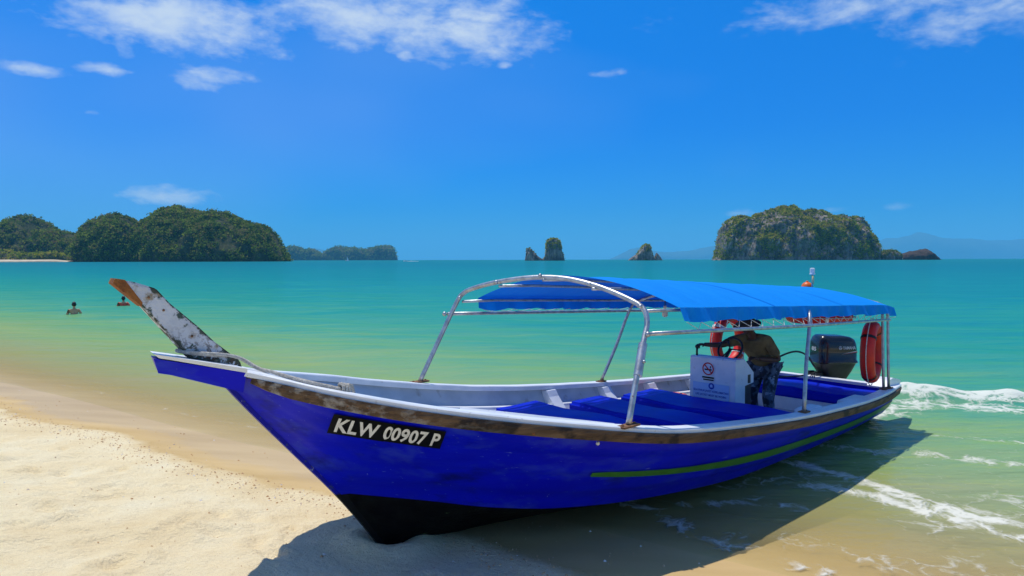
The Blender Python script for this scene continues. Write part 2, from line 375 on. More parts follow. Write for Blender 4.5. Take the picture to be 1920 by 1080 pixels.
bmp = n.new('ShaderNodeBump'); bmp.inputs['Strength'].default_value = 1.0; bmp.inputs['Distance'].default_value = .12
wav = nmath('ADD', nmath('MULTIPLY', tex(2.6, 4, .55, (.28, 1.0, 1)), .6), nmath('ADD', nmath('MULTIPLY', tex(.55, 3, .5, (.3, 1, 1)), 1.2), nmath('MULTIPLY', tex(11, 3, .5, (.5, 1, 1)), .12)))
l.new(nmath('ADD', wav, nmath('MULTIPLY', foam, .15)), bmp.inputs['Height'])
bodyb = n.new('ShaderNodeBsdfDiffuse'); l.new(body, bodyb.inputs[0]); l.new(bmp.outputs[0], bodyb.inputs['Normal'])
tr = n.new('ShaderNodeBsdfTransparent'); tr.inputs[0].default_value = (.97, .99, .96, 1)
m1 = n.new('ShaderNodeMixShader'); l.new(opac, m1.inputs[0]); l.new(tr.outputs[0], m1.inputs[1]); l.new(bodyb.outputs[0], m1.inputs[2])
gl = n.new('ShaderNodeBsdfGlossy'); gl.inputs['Roughness'].default_value = .07; l.new(bmp.outputs[0], gl.inputs['Normal'])
fres = n.new('ShaderNodeFresnel'); fres.inputs[0].default_value = 1.33; l.new(bmp.outputs[0], fres.inputs['Normal'])
m2 = n.new('ShaderNodeMixShader'); l.new(nmath('MULTIPLY', nmath('MINIMUM', nmath('MULTIPLY', fres.outputs[0], .40), .20), nmath('MULTIPLY', ad.outputs['Fac'], 3.5, clamp=True)), m2.inputs[0]); l.new(m1.outputs[0], m2.inputs[1]); l.new(gl.outputs[0], m2.inputs[2])
fd = n.new('ShaderNodeBsdfDiffuse'); fd.inputs[0].default_value = (.82, .80, .70, 1); l.new(bmp.outputs[0], fd.inputs['Normal'])
m3 = n.new('ShaderNodeMixShader'); l.new(foam, m3.inputs[0]); l.new(m2.outputs[0], m3.inputs[1]); l.new(fd.outputs[0], m3.inputs[2]); l.new(m3.outputs[0], out.inputs[0])
water = mesh_np('sea_water', v, f, water_m); water['kind'] = 'structure'
X = v[:, 0].reshape(Eg.shape); Y = v[:, 1].reshape(Eg.shape)
attr(water, 'depth', np.clip(v[:, 2].reshape(Eg.shape) - bed(Eg), 0, 50))
fz = np.zeros(Eg.shape)
XW = X + .55 * fbm(X * .8, Y * .8, 3, 55); YW = Y + .55 * fbm(X * .8, Y * .8, 3, 66)
d = d_seg(X, Y, BREAK); fz = np.maximum(fz, 1.15 * np.exp(-(d / .62) ** 2) * np.clip((X - 5.6) / .8, 0, 1))
d = d_seg(X, Y, [(5.6, 10.4), (6.6, 11.0), (8.5, 10.2), (11, 9)]); fz = np.maximum(fz, .86 * np.exp(-(d / .5) ** 2))
for pts, wd, wt in [([(3.3, 7.9), (3.75, 7.2), (4.1, 6.7), (4.5, 6.2), (5.2, 5.4), (6, 4.9)], .16, .98), ([(3.15, 7.1), (3.6, 6.9), (4.0, 6.5), (4.4, 5.9), (4.9, 5.4)], .13, .95),
                    ([(1.75, 6.45), (2.6, 6.6), (2.9, 6.45)], .12, .80), ([(1.2, 6.5), (1.55, 6.05), (1.75, 5.6), (2.1, 5.25), (2.6, 4.8), (3.4, 4.3)], .13, .96),
                    ([(1.9, 5.6), (2.4, 5.65), (3.0, 5.35), (3.8, 5.3), (4.6, 4.9)], .25, .74), ([(4.2, 8.6), (5.2, 8.3), (6.2, 7.4), (7.2, 7.2)], .22, .80), ([(5.1, 9.6), (6.2, 9.0), (7.4, 8.6)], .14, .78),
                    ([(3.9, 6.1), (5, 6.6), (6, 6.2), (7, 5.2)], .35, .72), ([(2.5, 7.4), (3.4, 8.2), (4.4, 9.0), (5.3, 9.9)], .10, .74), ([(2.2, 7.0), (2.9, 7.3), (3.6, 7.6)], .2, .66)]:
    d = d_seg(XW, YW, pts); fz = np.maximum(fz, wt * np.exp(-(d / (wd * 1.5)) ** 2) * (.88 + .55 * fbm(X * 1.6, Y * 1.6, 3, 91)))
fz = np.maximum(fz, .42 * np.clip((X - 1.5) / 2, 0, 1) * np.clip((12 - Eg) / 6, 0, 1) * np.clip((14 - X) / 4, 0, 1))
fz = np.maximum(fz, .55 * np.exp(-((Eg - .42 - .5 * fbm(Qg * .45, Qg * 0, 3, 77)) / .10) ** 2) * (Qg < -4) * np.clip((Qg + 13) / 3, 0, 1))
attr(water, 'foam', fz)

# shells and scraps along the tide line
vs = []; fs = []; rn = []
for i in range(3200):
    q = random.uniform(-16, 5.5); 
    if random.random() < .72: e = -1.45 + random.gauss(0, .14) - .5 * float(fbm(np.array(q * .7), np.array(3.0), 3, 5))
    else: e = random.uniform(-3.2, -.2)
    s = random.choice([.005, .006, .008, .010, .014]) * random.uniform(.7, 1.3)
    x = O0[0] + e * E0[0] + q * Q0[0]; y = O0[1] + e * E0[1] + q * Q0[1]; vs.append((x, y, e, q, s))
V = np.array(vs); Z = sand_z(V[:, 2].copy(), V[:, 3].copy(), V[:, 0].copy(), V[:, 1].copy()); mb = MB(); rnd = []
for (x, y, e, q, s), z in zip(vs, Z):
    a = random.uniform(0, 6.3); c_, s_ = math.cos(a) * s, math.sin(a) * s; k = random.uniform(.4, 1)
    mb.add([(x + c_, y + s_, z), (x - s_ * k, y + c_ * k, z), (x - c_, y - s_, z), (x + s_ * k, y - c_ * k, z), (x, y, z + s * .8)], [(0, 1, 4), (1, 2, 4), (2, 3, 4), (3, 0, 4)])
    rnd += [random.random()] * 5
shell_m, n, l, p = mat('shell_scraps'); at = n.new('ShaderNodeAttribute'); at.attribute_name = 'rnd'
l.new(ramp(at.outputs['Fac'], [(0, (.45, .22, .08)), (.4, (.66, .38, .16)), (.75, (.62, .42, .24)), (1, (.85, .8, .72))]), p.inputs['Base Color'])
shells = mb.build('shell_scraps', shell_m); attr(shells, 'rnd', rnd); shells['kind'] = 'stuff'

# ------------------------------------------------------------------ the boat: local x = metres aft of the foot of the stem, local y = to the far side, z up
YAW = math.radians(43); FOOT = (-.9798, 5.2228, 0.0)
HS = [-1.3, -1.2, -1.1, -1, -.8, -.6, -.4, -.2, 0, .4, .8, 1.2, 1.6, 2, 2.8, 3.6, 4.4, 5.2, 6, 6.8, 7.6, 8.1, 8.45]
HB = [.13, .19, .26, .35, .53, .70, .85, .97, 1.05, 1.125, 1.185, 1.26, 1.33, 1.365, 1.375, 1.385, 1.385, 1.36, 1.33, 1.26, 1.14, 1.05, .99]
HH = [1.735, 1.715, 1.685, 1.655, 1.59, 1.535, 1.485, 1.44, 1.395, 1.305, 1.22, 1.14, 1.065, 1.0, .90, .82, .75, .695, .645, .60, .55, .525, .51]
def cub(x, xs, ys):
    """smooth (cubic Hermite) interpolation"""
    xs = np.asarray(xs, float); ys = np.asarray(ys, float); x = np.clip(np.asarray(x, float), xs[0], xs[-1])
    m = np.gradient(ys, xs); i = np.clip(np.searchsorted(xs, x) - 1, 0, len(xs) - 2); h = xs[i + 1] - xs[i]; t = (x - xs[i]) / h
    return ys[i] * (2 * t ** 3 - 3 * t ** 2 + 1) + h * m[i] * (t ** 3 - 2 * t ** 2 + t) + ys[i + 1] * (-2 * t ** 3 + 3 * t ** 2) + h * m[i + 1] * (t ** 3 - t ** 2)
def hb(s): return cub(s, HS, HB)
def hh(s): return cub(s, HS, HH)
def stem_z(s): return cub(s, [-1.3, -1.24, -1.06, -.72, -.38, -.18, 0], [1.73, 1.66, 1.44, 1.05, .66, .40, .14])
def keel_z(s): return np.where(np.asarray(s) < 0, stem_z(s), .14 - .055 * np.asarray(s))
def chine(s):
    b = cub(s, [-.36, .12, .55, .83, 1.42, 2.5, 3.33, 4.85, 6.5, 8.1], [.022, .36, .58, .72, .83, .93, .98, .99, .96, .86])
    h = cub(s, [-.36, .12, .55, .83, 1.42, 2.5, 3.33, 4.85, 6.5, 8.1], [.685, .60, .50, .455, .36, .235, .17, .13, .115, .10])
    s = np.asarray(s); return np.where(s < -.36, .022, b), np.where(s < -.36, stem_z(s), h)
def side(s, t):
    """point (v, z) on the topside: t = 0 at the paint line, 1 at the gunwale"""
    b, h = hb(s), hh(s); cb, ch = chine(s); s = np.asarray(s, float)
    bul = np.interp(s, [-1.2, -.3, 1, 3, 8], [-.01, -.035, .02, .05, .04]) * np.sin(np.pi * t) + .005 * (1 - np.mod(np.asarray(t) * 4.3 + .15, 1.0)) * np.clip((s + 1.1) * 1.5, 0, 1)
    return cb + (b - cb) * t + bul, ch + (h - ch) * t
def LW(s, v, z):
    """boat coordinates (v positive to the near side) to the world"""
    c, q = math.cos(YAW), math.sin(YAW); return (FOOT[0] + s * c + v * q, FOOT[1] + s * q - v * c, z)
def B(s, v, z): return (float(s), -float(v), float(z))

blue_m = pm('blue_hull_paint', (.001, .003, .50), (.001, .005, .62), rough=.36, scale=2.2, bump=.12, bscale=9, stretch=(.5, 1, 2.5), spec=.16)
layer(blue_m, (.10, .14, .60), 30, .66, .72, (.10, 1, 1.6), seed=3.1); layer(blue_m, (.22, .27, .62), 46, .70, .75, (1, 1, .14), seed=8.4); layer(blue_m, (.03, .06, .50), 5, .54, .78, (.3, 1, 1), seed=12.0)
layer(blue_m, (.002, .004, .20), 3.5, .56, .72, (.4, 1, 1.3), seed=5.5)
black_m = pm('black_bottom_paint', (.004, .004, .005), (.008, .009, .008), rough=.7, scale=9, bump=.4, bscale=30, spec=.08)
layer(black_m, (.10, .15, .06), 16, .68, .76, (.35, 1, 1), seed=2.2)
white_m = pm('white_boat_paint', (.80, .82, .84), (.70, .73, .76), rough=.42, scale=5, bump=.15, bscale=24)
layer(white_m, (.36, .32, .26), 13, .64, .78, seed=4.4); layer(white_m, (.25, .17, .10), 46, .70, .77, seed=1.3)
grey_m = pm('pale_grey_inner_paint', (.52, .56, .60), (.42, .47, .52), rough=.6, scale=4, bump=.2, bscale=18)
layer(grey_m, (.22, .20, .16), 7, .60, .80, (1, 1, .6), seed=7.7)
wood_m = pm('weathered_rail_wood', (.075, .040, .018), (.15, .088, .042), rough=.8, scale=9, bump=.7, bscale=22, stretch=(.25, 2, 3))
layer(wood_m, (.018, .009, .005), 4.2, .53, .62, (.75, 1, 1), seed=2.0); layer(wood_m, (.36, .33, .28), 7, .50, .64, (.3, 2, 2), seed=6.0, zlim=(0, .4, -1.0)); layer(wood_m, (.28, .09, .02), 18, .66, .72, seed=9.0)
metal_m = pm('galvanised_tube', (.52, .54, .56), (.36, .37, .38), rough=.42, metal=.85, scale=14, bump=.1, bscale=60)
layer(metal_m, (.28, .15, .07), 26, .64, .72, seed=3.0)
rust_m = pm('rusty_steel', (.16, .075, .035), (.30, .16, .08), rough=.85, metal=.3, scale=30, bump=.5)
vinyl_m = pm('blue_vinyl', (.001, .012, .46), (.001, .02, .55), rough=.5, scale=3, bump=.25, bscale=7, spec=.12)
black_p = pm('black_plastic', (.012, .012, .013), (.02, .02, .021), rough=.4, scale=20)
cable_m = pm('black_rubber', (.010, .009, .009), rough=.6)
red_m = pm('red_ring_vinyl', (.80, .020, .008), (.62, .014, .006), rough=.5, scale=5, bump=.2)
orange_m = pm('orange_plastic', (.90, .16, .01), (.75, .10, .008), rough=.45, scale=7)
cord_m = pm('white_cord', (.70, .68, .62), (.5, .47, .4), rough=.9, scale=60)
rope_m = pm('pale_rope', (.62, .58, .50), (.42, .38, .31), rough=.95, scale=55, bump=.8, bscale=120, stretch=(1, 1, 1))
green_m = pm('green_stripe_paint', (.035, .17, .012), (.05, .22, .02), rough=.4, scale=6)
black_l = pm('black_plate_paint', (.003, .003, .004), (.006, .006, .007), rough=.5, scale=20, spec=.12)
letter_m = pm('white_letter_paint', (.78, .78, .76), (.66, .66, .63), rough=.5, scale=25)
# canvas lets some sun through
canvas_m, n, l, p = mat('blue_canvas')
tcc = n.new('ShaderNodeTexCoord'); tn = n.new('ShaderNodeTexNoise'); tn.inputs['Scale'].default_value = 2.5; tn.inputs['Detail'].default_value = 5; l.new(tcc.outputs['Object'], tn.inputs[0])
rc = n.new('ShaderNodeValToRGB'); rc.color_ramp.elements[0].color = (.001, .27, .86, 1); rc.color_ramp.elements[1].color = (.001, .33, .95, 1); l.new(tn.outputs[0], rc.inputs[0])
l.new(rc.outputs[0], p.inputs['Base Color']); p.inputs['Roughness'].default_value = .75; p.inputs['Specular IOR Level'].default_value = .15
tl = n.new('ShaderNodeBsdfTranslucent'); tl.inputs[0].default_value = (.002, .022, .42, 1)
ms = n.new('ShaderNodeMixShader'); ms.inputs[0].default_value = .22; l.new(p.outputs[0], ms.inputs[1]); l.new(tl.outputs[0], ms.inputs[2]); l.new(ms.outputs[0], n['Material Output'].inputs[0])
wn = n.new('ShaderNodeTexNoise'); wn.inputs['Scale'].default_value = 3.2; wn.inputs['Detail'].default_value = 3
wm = n.new('ShaderNodeMapping'); wm.inputs['Scale'].default_value = (1.8, .35, 1); wm.inputs['Rotation'].default_value = (0, 0, .5); l.new(tcc.outputs['Object'], wm.inputs[0]); l.new(wm.outputs[0], wn.inputs[0])
wb = n.new('ShaderNodeBump'); wb.inputs['Strength'].default_value = .95; wb.inputs['Distance'].default_value = .04; l.new(wn.outputs[0], wb.inputs['Height']); l.new(wb.outputs[0], p.inputs['Normal'])

boat = empty('beached_boat', FOOT, YAW, 'long blue wooden boat with white gunwales and blue canopy, its bow on the sand', 'boat')

SS = np.concatenate([np.arange(-1.24, .6, .06), np.arange(.6, 8.08, .17), [8.08]])
TT = np.sort(np.concatenate([np.linspace(0, 1, 9), [(k_ + .85 + d_) / 4.3 for k_ in range(4) for d_ in (-.02, .02)]]))
for sg in (1, -1):
    vs = [B(s, sg * side(s, t)[0], side(s, t)[1]) for s in SS for t in TT]
    o = mk('hull_side', vs, grid_faces(len(SS), len(TT)), blue_m, boat, True)
    vs = []; 
    for s in SS:
        cb, ch = chine(s); k = keel_z(s)
        for t in np.linspace(0, 1, 5): vs.append(B(s, sg * (float(cb) * t + .012 * (1 - t) + .05 * math.sin(math.pi * t) * min(1, max(0, float(cb) * 2 - .1))), float(k) + (float(ch) - float(k)) * t))
    mk('hull_bottom', vs, grid_faces(len(SS), 5), black_m, boat, True)
# stem bar and keel
stem_m = pm('worn_stem', (.001, .004, .38), (.001, .003, .30), rough=.5, scale=6, bump=.3, spec=.2)
layer(stem_m, (.35, .38, .45), 30, .64, .72, (1, 1, .5), seed=4); layer(stem_m, (.006, .006, .007), 3, -1.0, -.9, seed=1, zlim=(2, .70, .685)); layer(stem_m, (.06, .09, .05), 24, .62, .7, seed=9)
pts = [B(s, 0, float(stem_z(s))) for s in np.linspace(-1.28, 0, 16)]
mb = MB(); vs = []
for s in np.linspace(-1.28, 0, 16):
    z = float(stem_z(s)); vs += [B(s - .025, .02, z - .012), B(s - .025, -.02, z - .012), B(s + .05, -.034, z + .03), B(s + .05, .034, z + .03)]
mb.add(vs, grid_faces(16, 4, True) + [(0, 1, 2, 3), (63, 62, 61, 60)]); mb.build('stem', stem_m, boat)
mb = MB(); vs = []
for s in np.linspace(-.03, 8.08, 20):
    z = .14 - .055 * s; vs += [B(s, .035, z + .02), B(s, .035, z - .05 if s > .05 else z), B(s, -.035, z - .05 if s > .05 else z), B(s, -.035, z + .02)]
mb.add(vs, grid_faces(20, 4, True) + [(0, 1, 2, 3), (79, 78, 77, 76)]); mb.build('keel', black_m, boat)
# transom
s = 8.08; poly = [B(s, side(s, t)[0], side(s, t)[1]) for t in np.linspace(1, 0, 6)] + [B(s, 0, float(keel_z(s)))] + [B(s, -side(s, t)[0], side(s, t)[1]) for t in np.linspace(0, 1, 6)]
poly2 = [(x - .06, y, z) for (x, y, z) in poly]; k = len(poly)
MB().add(poly + poly2, [tuple(range(k)), tuple(range(2 * k - 1, k - 1, -1))] + [(i, (i + 1) % k, k + (i + 1) % k, k + i) for i in range(k)]).build('transom', blue_m, boat)
# inner skin, floor
def floor_z(s): return float(np.interp(s, [-.9, 0, 1.5, 3, 5, 8.1], [1.30, .80, .52, .32, .14, .12]))
SI = np.concatenate([np.arange(-.9, 8.0, .2), [8.01]])
def inner_v(s, z):
    cb, ch = chine(s); zk = float(keel_z(s)); t = np.linspace(0, 1, 12); vz = [side(s, q) for q in t]
    zs = [zk] + [float(q[1]) for q in vz]; vv = [.01] + [float(q[0]) for q in vz]; return max(.01, float(np.interp(z, zs, vv)) - .055)
for sg in (1, -1):
    vs = []
    for s in SI:
        top = float(hh(s)) - .02; fz_ = min(floor_z(s), top - .1)
        vs += [B(s, sg * inner_v(s, fz_ + (top - fz_) * q), fz_ + (top - fz_) * q) for q in np.linspace(0, 1, 6)]
    mk('inner_planking', vs, grid_faces(len(SI), 6), grey_m, boat, True)
vs = []
for s in SI:
    fz_ = min(floor_z(s), float(hh(s)) - .12); w = inner_v(s, fz_); vs += [B(s, w, fz_), B(s, -w, fz_)]
mk('floor', vs, grid_faces(len(SI), 2), grey_m, boat)
# gunwale caps and rub rails
SG = np.concatenate([np.arange(-1.2, .6, .08), np.arange(.6, 8.3, .18), [8.40]])
for sg in (1, -1):
    vs = []
    for s in SG:
        b, h = float(hb(s)), float(hh(s)); w = min(.125, b * .7); e_ = .004 * math.sin(s * 9)
        vs += [B(s, sg * (b + .02), h - .034), B(s, sg * (b + .022), h - .006), B(s, sg * (b + .012), h + .002 + e_ * .3), B(s, sg * (b - w), h + .004 + e_ * .3), B(s, sg * (b - w - .006), h - .004), B(s, sg * (b - w), h - .05)]
    k = len(SG); mk('gunwale_cap', vs, grid_faces(k, 6, True) + [tuple(range(6)), tuple(range(6 * k - 1, 6 * k - 7, -1))], white_m, boat)
    vs = []
    for s in SG:
        if s < -1.14: continue
        b, h = float(hb(s)), float(hh(s)); tp = float(np.interp(s, [-1.15, -1.0, 8.2, 8.4], [.35, 1, 1, .5])); w = .045 * tp
        bl = float(side(s, .85)[0]); lo = h - .038 - .078 * tp
        vs += [B(s, sg * (b - .02), h - .036), B(s, sg * (b + w), h - .036), B(s, sg * (b + w + .004), h - .06), B(s, sg * (b + w - .012), lo), B(s, sg * (b - .06), lo)]
    k = len(vs) // 5; mk('rub_rail', vs, grid_faces(k, 5, True) + [tuple(range(5)), tuple(range(5 * k - 1, 5 * k - 6, -1))], wood_m, boat)
# bow deck, platform and stem post
vs = []; sd = np.linspace(-1.28, -.86, 8)
for s in sd:
    b, h = float(hb(s)), float(hh(s)); vs += [B(s, (b - .02) * q, h - .004 + .02 * (1 - q * q)) for q in np.linspace(-1, 1, 7)]
for s in sd:
    b, h = float(hb(s)), float(hh(s)); vs += [B(s, (b - .02) * q, h - .045) for q in np.linspace(-1, 1, 7)]
fcs = grid_faces(8, 7) + grid_faces(8, 7, off=56) + [(49 + i, 50 + i, 106 + i, 105 + i) for i in range(6)]
mk('foredeck', vs, fcs, white_m, boat)
mb = MB(); top = [(-1.665, .14), (-1.60, .155), (-1.16, .255), (-1.16, -.255), (-1.60, -.155), (-1.61, -.14)]
def pz(s): return float(np.interp(s, [-1.67, -1.16], [1.852, 1.722]))
vs = [B(s, v, pz(s)) for s, v in top] + [B(s + (.03 if s < -1.5 else 0), v * .96, pz(s) - .028) for s, v in top]
mb.add(vs, [tuple(range(6)), tuple(range(11, 5, -1))] + [(i, (i + 1) % 6, 6 + (i + 1) % 6, 6 + i) for i in range(6)])
plat = mb.build('bow_platform', white_m, boat)
vs = [B(s, v * .93, pz(s) - .027) for s, v in top] + [B(s + .03 if s < -1.5 else s - .01, v * .80, pz(s) - (.12 if s < -1.5 else .155)) for s, v in top]
MB().add(vs, [tuple(range(6)), tuple(range(11, 5, -1))] + [(i, (i + 1) % 6, 6 + (i + 1) % 6, 6 + i) for i in range(6)]).build('platform_side', blue_m, plat)
post_m = pm('flaking_white_paint', (.62, .64, .67), (.48, .50, .53), rough=.75, scale=7, bump=.5, bscale=40)
layer(post_m, (.05, .085, .07), 8, .545, .585, (1, 1, 1), seed=1.5); layer(post_m, (.07, .045, .03), 42, .50, .56, (1, 1, 1), seed=3.3, zlim=(2, 2.02, 1.78)); layer(post_m, (.30, .24, .16), 9, .58, .66, (1, 1, 1), seed=6.1)
pn, pl_ = post_m.node_tree.nodes, post_m.node_tree.links; pb = pn['Principled BSDF']      # paint has gone along both edges of the plank
tco = pn.new('ShaderNodeTexCoord'); dt = pn.new('ShaderNodeVectorMath'); dt.operation = 'DOT_PRODUCT'; dt.inputs[1].default_value = (.703, 0, .711); pl_.new(tco.outputs['Object'], dt.inputs[0])
def pmath(op, a, b):
    k = pn.new('ShaderNodeMath'); k.operation = op
    for i, v in enumerate((a, b)):
        if isinstance(v, (int, float)): k.inputs[i].default_value = v
        else: pl_.new(v, k.inputs[i])
    return k.outputs[0]
tno = pn.new('ShaderNodeTexNoise'); tno.inputs['Scale'].default_value = 13; tno.inputs['Detail'].default_value = 8; tno.inputs['Roughness'].default_value = .65; pl_.new(tco.outputs['Object'], tno.inputs[0])
edg = pmath('MULTIPLY', pmath('ABSOLUTE', pmath('SUBTRACT', dt.outputs['Value'], .365), 0), 6.0)
mr_ = pn.new('ShaderNodeMapRange'); pl_.new(pmath('ADD', tno.outputs[0], pmath('MULTIPLY', pmath('MULTIPLY', edg, edg), 1.6)), mr_.inputs[0]); mr_.inputs[1].default_value = .74; mr_.inputs[2].default_value = .82
mxp = pn.new('ShaderNodeMix'); mxp.data_type = 'RGBA'; pl_.new(mr_.outputs[0], mxp.inputs[0]); pl_.new(pb.inputs['Base Color'].links[0].from_socket, mxp.inputs[6]); mxp.inputs[7].default_value = (.055, .065, .045, 1); pl_.new(mxp.outputs[2], pb.inputs['Base Color'])
end_m = pm('raw_orange_wood', (.36, .13, .025), (.16, .05, .012), rough=.85, scale=12, bump=.9, bscale=30, stretch=(1, 3, 1))
pol = [(-1.832, 2.292), (-1.842, 2.268), (-1.70, 2.137), (-1.43, 1.79), (-1.10, 1.66), (-1.125, 1.745), (-1.287, 1.887), (-1.379, 1.985), (-1.543, 2.14), (-1.618, 2.232), (-1.74, 2.275)]
bm = bmesh.new(); th = .048
ring = []
for y_ in (-th, th): ring.append([bm.verts.new((a, y_, c)) for a, c in pol])
k = len(pol); bm.faces.new(ring[0]); bm.faces.new(ring[1][::-1])
for i in range(k): bm.faces.new((ring[0][i], ring[1][i], ring[1][(i + 1) % k], ring[0][(i + 1) % k]))
bmesh.ops.recalc_face_normals(bm, faces=bm.faces); bmesh.ops.bevel(bm, geom=list(bm.edges), offset=.008, segments=2, affect='EDGES')
me = bpy.data.meshes.new('stem_post'); bm.to_mesh(me); bm.free(); post = bpy.data.objects.new('stem_post', me); col.objects.link(post); post.parent = boat; me.materials.append(post_m)
# bare end grain where the post was sawn off, standing 3 mm proud
tip = [(-1.836, 2.297), (-1.848, 2.268), (-1.700, 2.128), (-1.694, 2.150), (-1.785, 2.288)]
MB().prism(tip, -th - .003, th + .003).build('sawn_end', end_m, post)
for a, c in ((-1.58, 2.10), (-1.42, 1.93), (-1.66, 2.18)): MB().ball((a, -th - .001, c), .008, 8, 5).build('nail_head', rust_m, post)
# registration plate wrapped on the near bow
PL = {(0, 1): (-.675, .715), (1, 1): (-.065, .79), (1, 0): (-.02, .605), (0, 0): (-.65, .465)}
def plate_pt(u, w, off):
    a = [PL[k_][0] for k_ in ((0, 0), (1, 0), (0, 1), (1, 1))]; c = [PL[k_][1] for k_ in ((0, 0), (1, 0), (0, 1), (1, 1))]
    k4 = ((1 - u) * (1 - w), u * (1 - w), (1 - u) * w, u * w); s = sum(x * y for x, y in zip(a, k4)); z = sum(x * y for x, y in zip([float(side(*PL[k_])[1]) for k_ in ((0, 0), (1, 0), (0, 1), (1, 1))], k4)); ch = float(chine(s)[1]); t = (z - ch) / (float(hh(s)) - ch)
    vv, z = side(s, t); return B(s - off * .5, float(vv) + off + .003, float(z) - off * .3)
gu, gw = np.linspace(0, 1, 80), np.linspace(0, 1, 5)
vs = [plate_pt(u, w, .008) for u in gu for w in gw] + [plate_pt(u, w, -.004) for u in gu for w in gw]
plate = mk('registration_plate', vs, grid_faces(80, 5) + grid_faces(80, 5, off=400), black_l, boat, True)
def text2d(txt, bold=.0, shear=0.0, space=1.0):
    """flat letters as a triangulated 2-D mesh, scaled to a unit box"""
    c = bpy.data.curves.new('txt', 'FONT'); c.body = txt; c.offset = bold; c.shear = shear; c.space_character = space; c.resolution_u = 4
    o = bpy.data.objects.new('txt', c); col.objects.link(o); dg = bpy.context.evaluated_depsgraph_get(); me = o.evaluated_get(dg).to_mesh()
    bm = bmesh.new(); bm.from_mesh(me); bmesh.ops.triangulate(bm, faces=bm.faces)
    bmesh.ops.subdivide_edges(bm, edges=[e for e in bm.edges if e.calc_length() > .25], cuts=1); bm.verts.index_update()
    v = [tuple(x.co) for x in bm.verts]; f = [tuple(q.index for q in x.verts) for x in bm.faces]; bm.free()
    o.evaluated_get(dg).to_mesh_clear(); bpy.data.objects.remove(o); bpy.data.curves.remove(c)
    a = np.array(v); mn = a.min(0); mx = a.max(0); return [((x - mn[0]) / (mx[0] - mn[0]), (y - mn[1]) / (mx[1] - mn[1])) for x, y, _ in v], f, (mx[0] - mn[0]) / (mx[1] - mn[1])
tv, tf, _ = text2d('KLW 00907 P', bold=.030, shear=.0, space=1.05)
mk('lettering', [plate_pt(.045 + .915 * x, .14 + .74 * y, .018) for x, y in tv], tf, letter_m, plate)
# green stripe
st = [(1.24, .46, .38), (1.5, .46, .372), (1.8, .46, .36), (2.45, .445, .33), (3.2, .45, .30), (4.05, .46, .275), (5.2, .47, .24), (6.4, .48, .21), (7.3, .49, .20), (8.06, .50, .20)]
sx = np.linspace(1.24, 8.06, 50); hi = np.interp(sx, [q[0] for q in st], [q[1] for q in st]); lo = np.interp(sx, [q[0] for q in st], [q[2] for q in st])
for sg in (1, -1):
    vs = []
    for s, a, c in zip(sx, hi, lo):
        for t in np.linspace(c + .02, a, 4): vv, z = side(s, t); vs.append(B(s - (.03 if s < 1.3 and t > .42 else 0), sg * (float(vv) + .009), float(z)))
    mk('green_stripe', vs, grid_faces(50, 4), green_m, boat, True)
vv, z = side(1.13, .80); MB().ball(B(1.13, vv + .005, z), .016, 10, 6).build('drain_fitting', letter_m, boat)
# inside: shelves, frames, benches
for sg in (1, -1):
    vs = []; ss = np.arange(1.0, 7.9, .25)
    for s in ss:
        z = float(hh(s)) - .21; w = inner_v(s, z) + .02; wl = inner_v(s, z - .2); vs += [B(s, sg * w, z), B(s, sg * (w - .15), z + .004), B(s, sg * (w - .16), z - .02), B(s, sg * (wl - .13), z - .20), B(s, sg * (wl - .0), z - .20)]
    k = len(ss); mk('side_shelf', vs, grid_faces(k, 5, True) + [tuple(range(5)), tuple(range(5 * k - 1, 5 * k - 6, -1))], white_m, boat)
    for s in (3.12, 4.18, 5.15, 6.15, 7.05):
        h = float(hh(s)); zt = h - .052; w0 = inner_v(s, zt) + .03; w1 = inner_v(s, h - .52)
        pol = [(w0, zt), (w0 - .13, zt), (w0 - .17, zt - .07), (min(w0 - .21, w1 - .10), h - .36), (min(w0 - .23, w1 - .12), h - .52), (w1 - .01, h - .52)]
        vs = [B(s - .08, sg * a, c) for a, c in pol] + [B(s + .08, sg * a, c) for a, c in pol]
        MB().add(vs, [tuple(range(6)), tuple(range(11, 5, -1))] + [(i, (i + 1) % 6, 6 + (i + 1) % 6, 6 + i) for i in range(6)]).build('frame_rib', white_m, boat)
def cushion(s0, s1, v0, v1, zt, thick=.12, name='seat', tilt=0.0):
    bm = bmesh.new(); bmesh.ops.create_cube(bm, size=1); 
    for v_ in bm.verts: v_.co = Vector((v_.co.x * (s1 - s0), v_.co.y * (v1 - v0), v_.co.z * thick))
    bmesh.ops.bevel(bm, geom=list(bm.edges), offset=.035, segments=3, affect='EDGES')
    bmesh.ops.subdivide_edges(bm, edges=[e for e in bm.edges if e.calc_length() > .3], cuts=8, use_grid_fill=True)
    for v_ in bm.verts:
        v_.co.z += .012 * math.sin(v_.co.y * 5 + s0) * (v_.co.z > 0) + .010 * mnoise.noise(v_.co * 4 + Vector((s0, 0, 0))) + tilt * v_.co.x
    me = bpy.data.meshes.new(name); bm.to_mesh(me); bm.free(); o = bpy.data.objects.new(name, me); col.objects.link(o); o.parent = boat; me.materials.append(vinyl_m)
    o.location = B((s0 + s1) / 2, (v0 + v1) / 2, zt - thick / 2)
    for q in me.polygons: q.use_smooth = True
    me.set_sharp_from_angle(angle=math.radians(50))
    fz_ = floor_z((s0 + s1) / 2); MB().box((0, 0, -(zt - thick - fz_) / 2 - thick / 2), (s1 - s0 - .06, (v1 - v0) - .08, zt - thick - fz_ + .01)).build('bench_box', white_m, o)
    return o
cushion(1.95, 2.62, -.98, .98, .80); cushion(3.20, 3.80, -1.02, 1.02, .685); cushion(4.20, 4.88, -1.02, 1.02, .635); cushion(7.15, 7.85, -.92, .92, .47, .16)
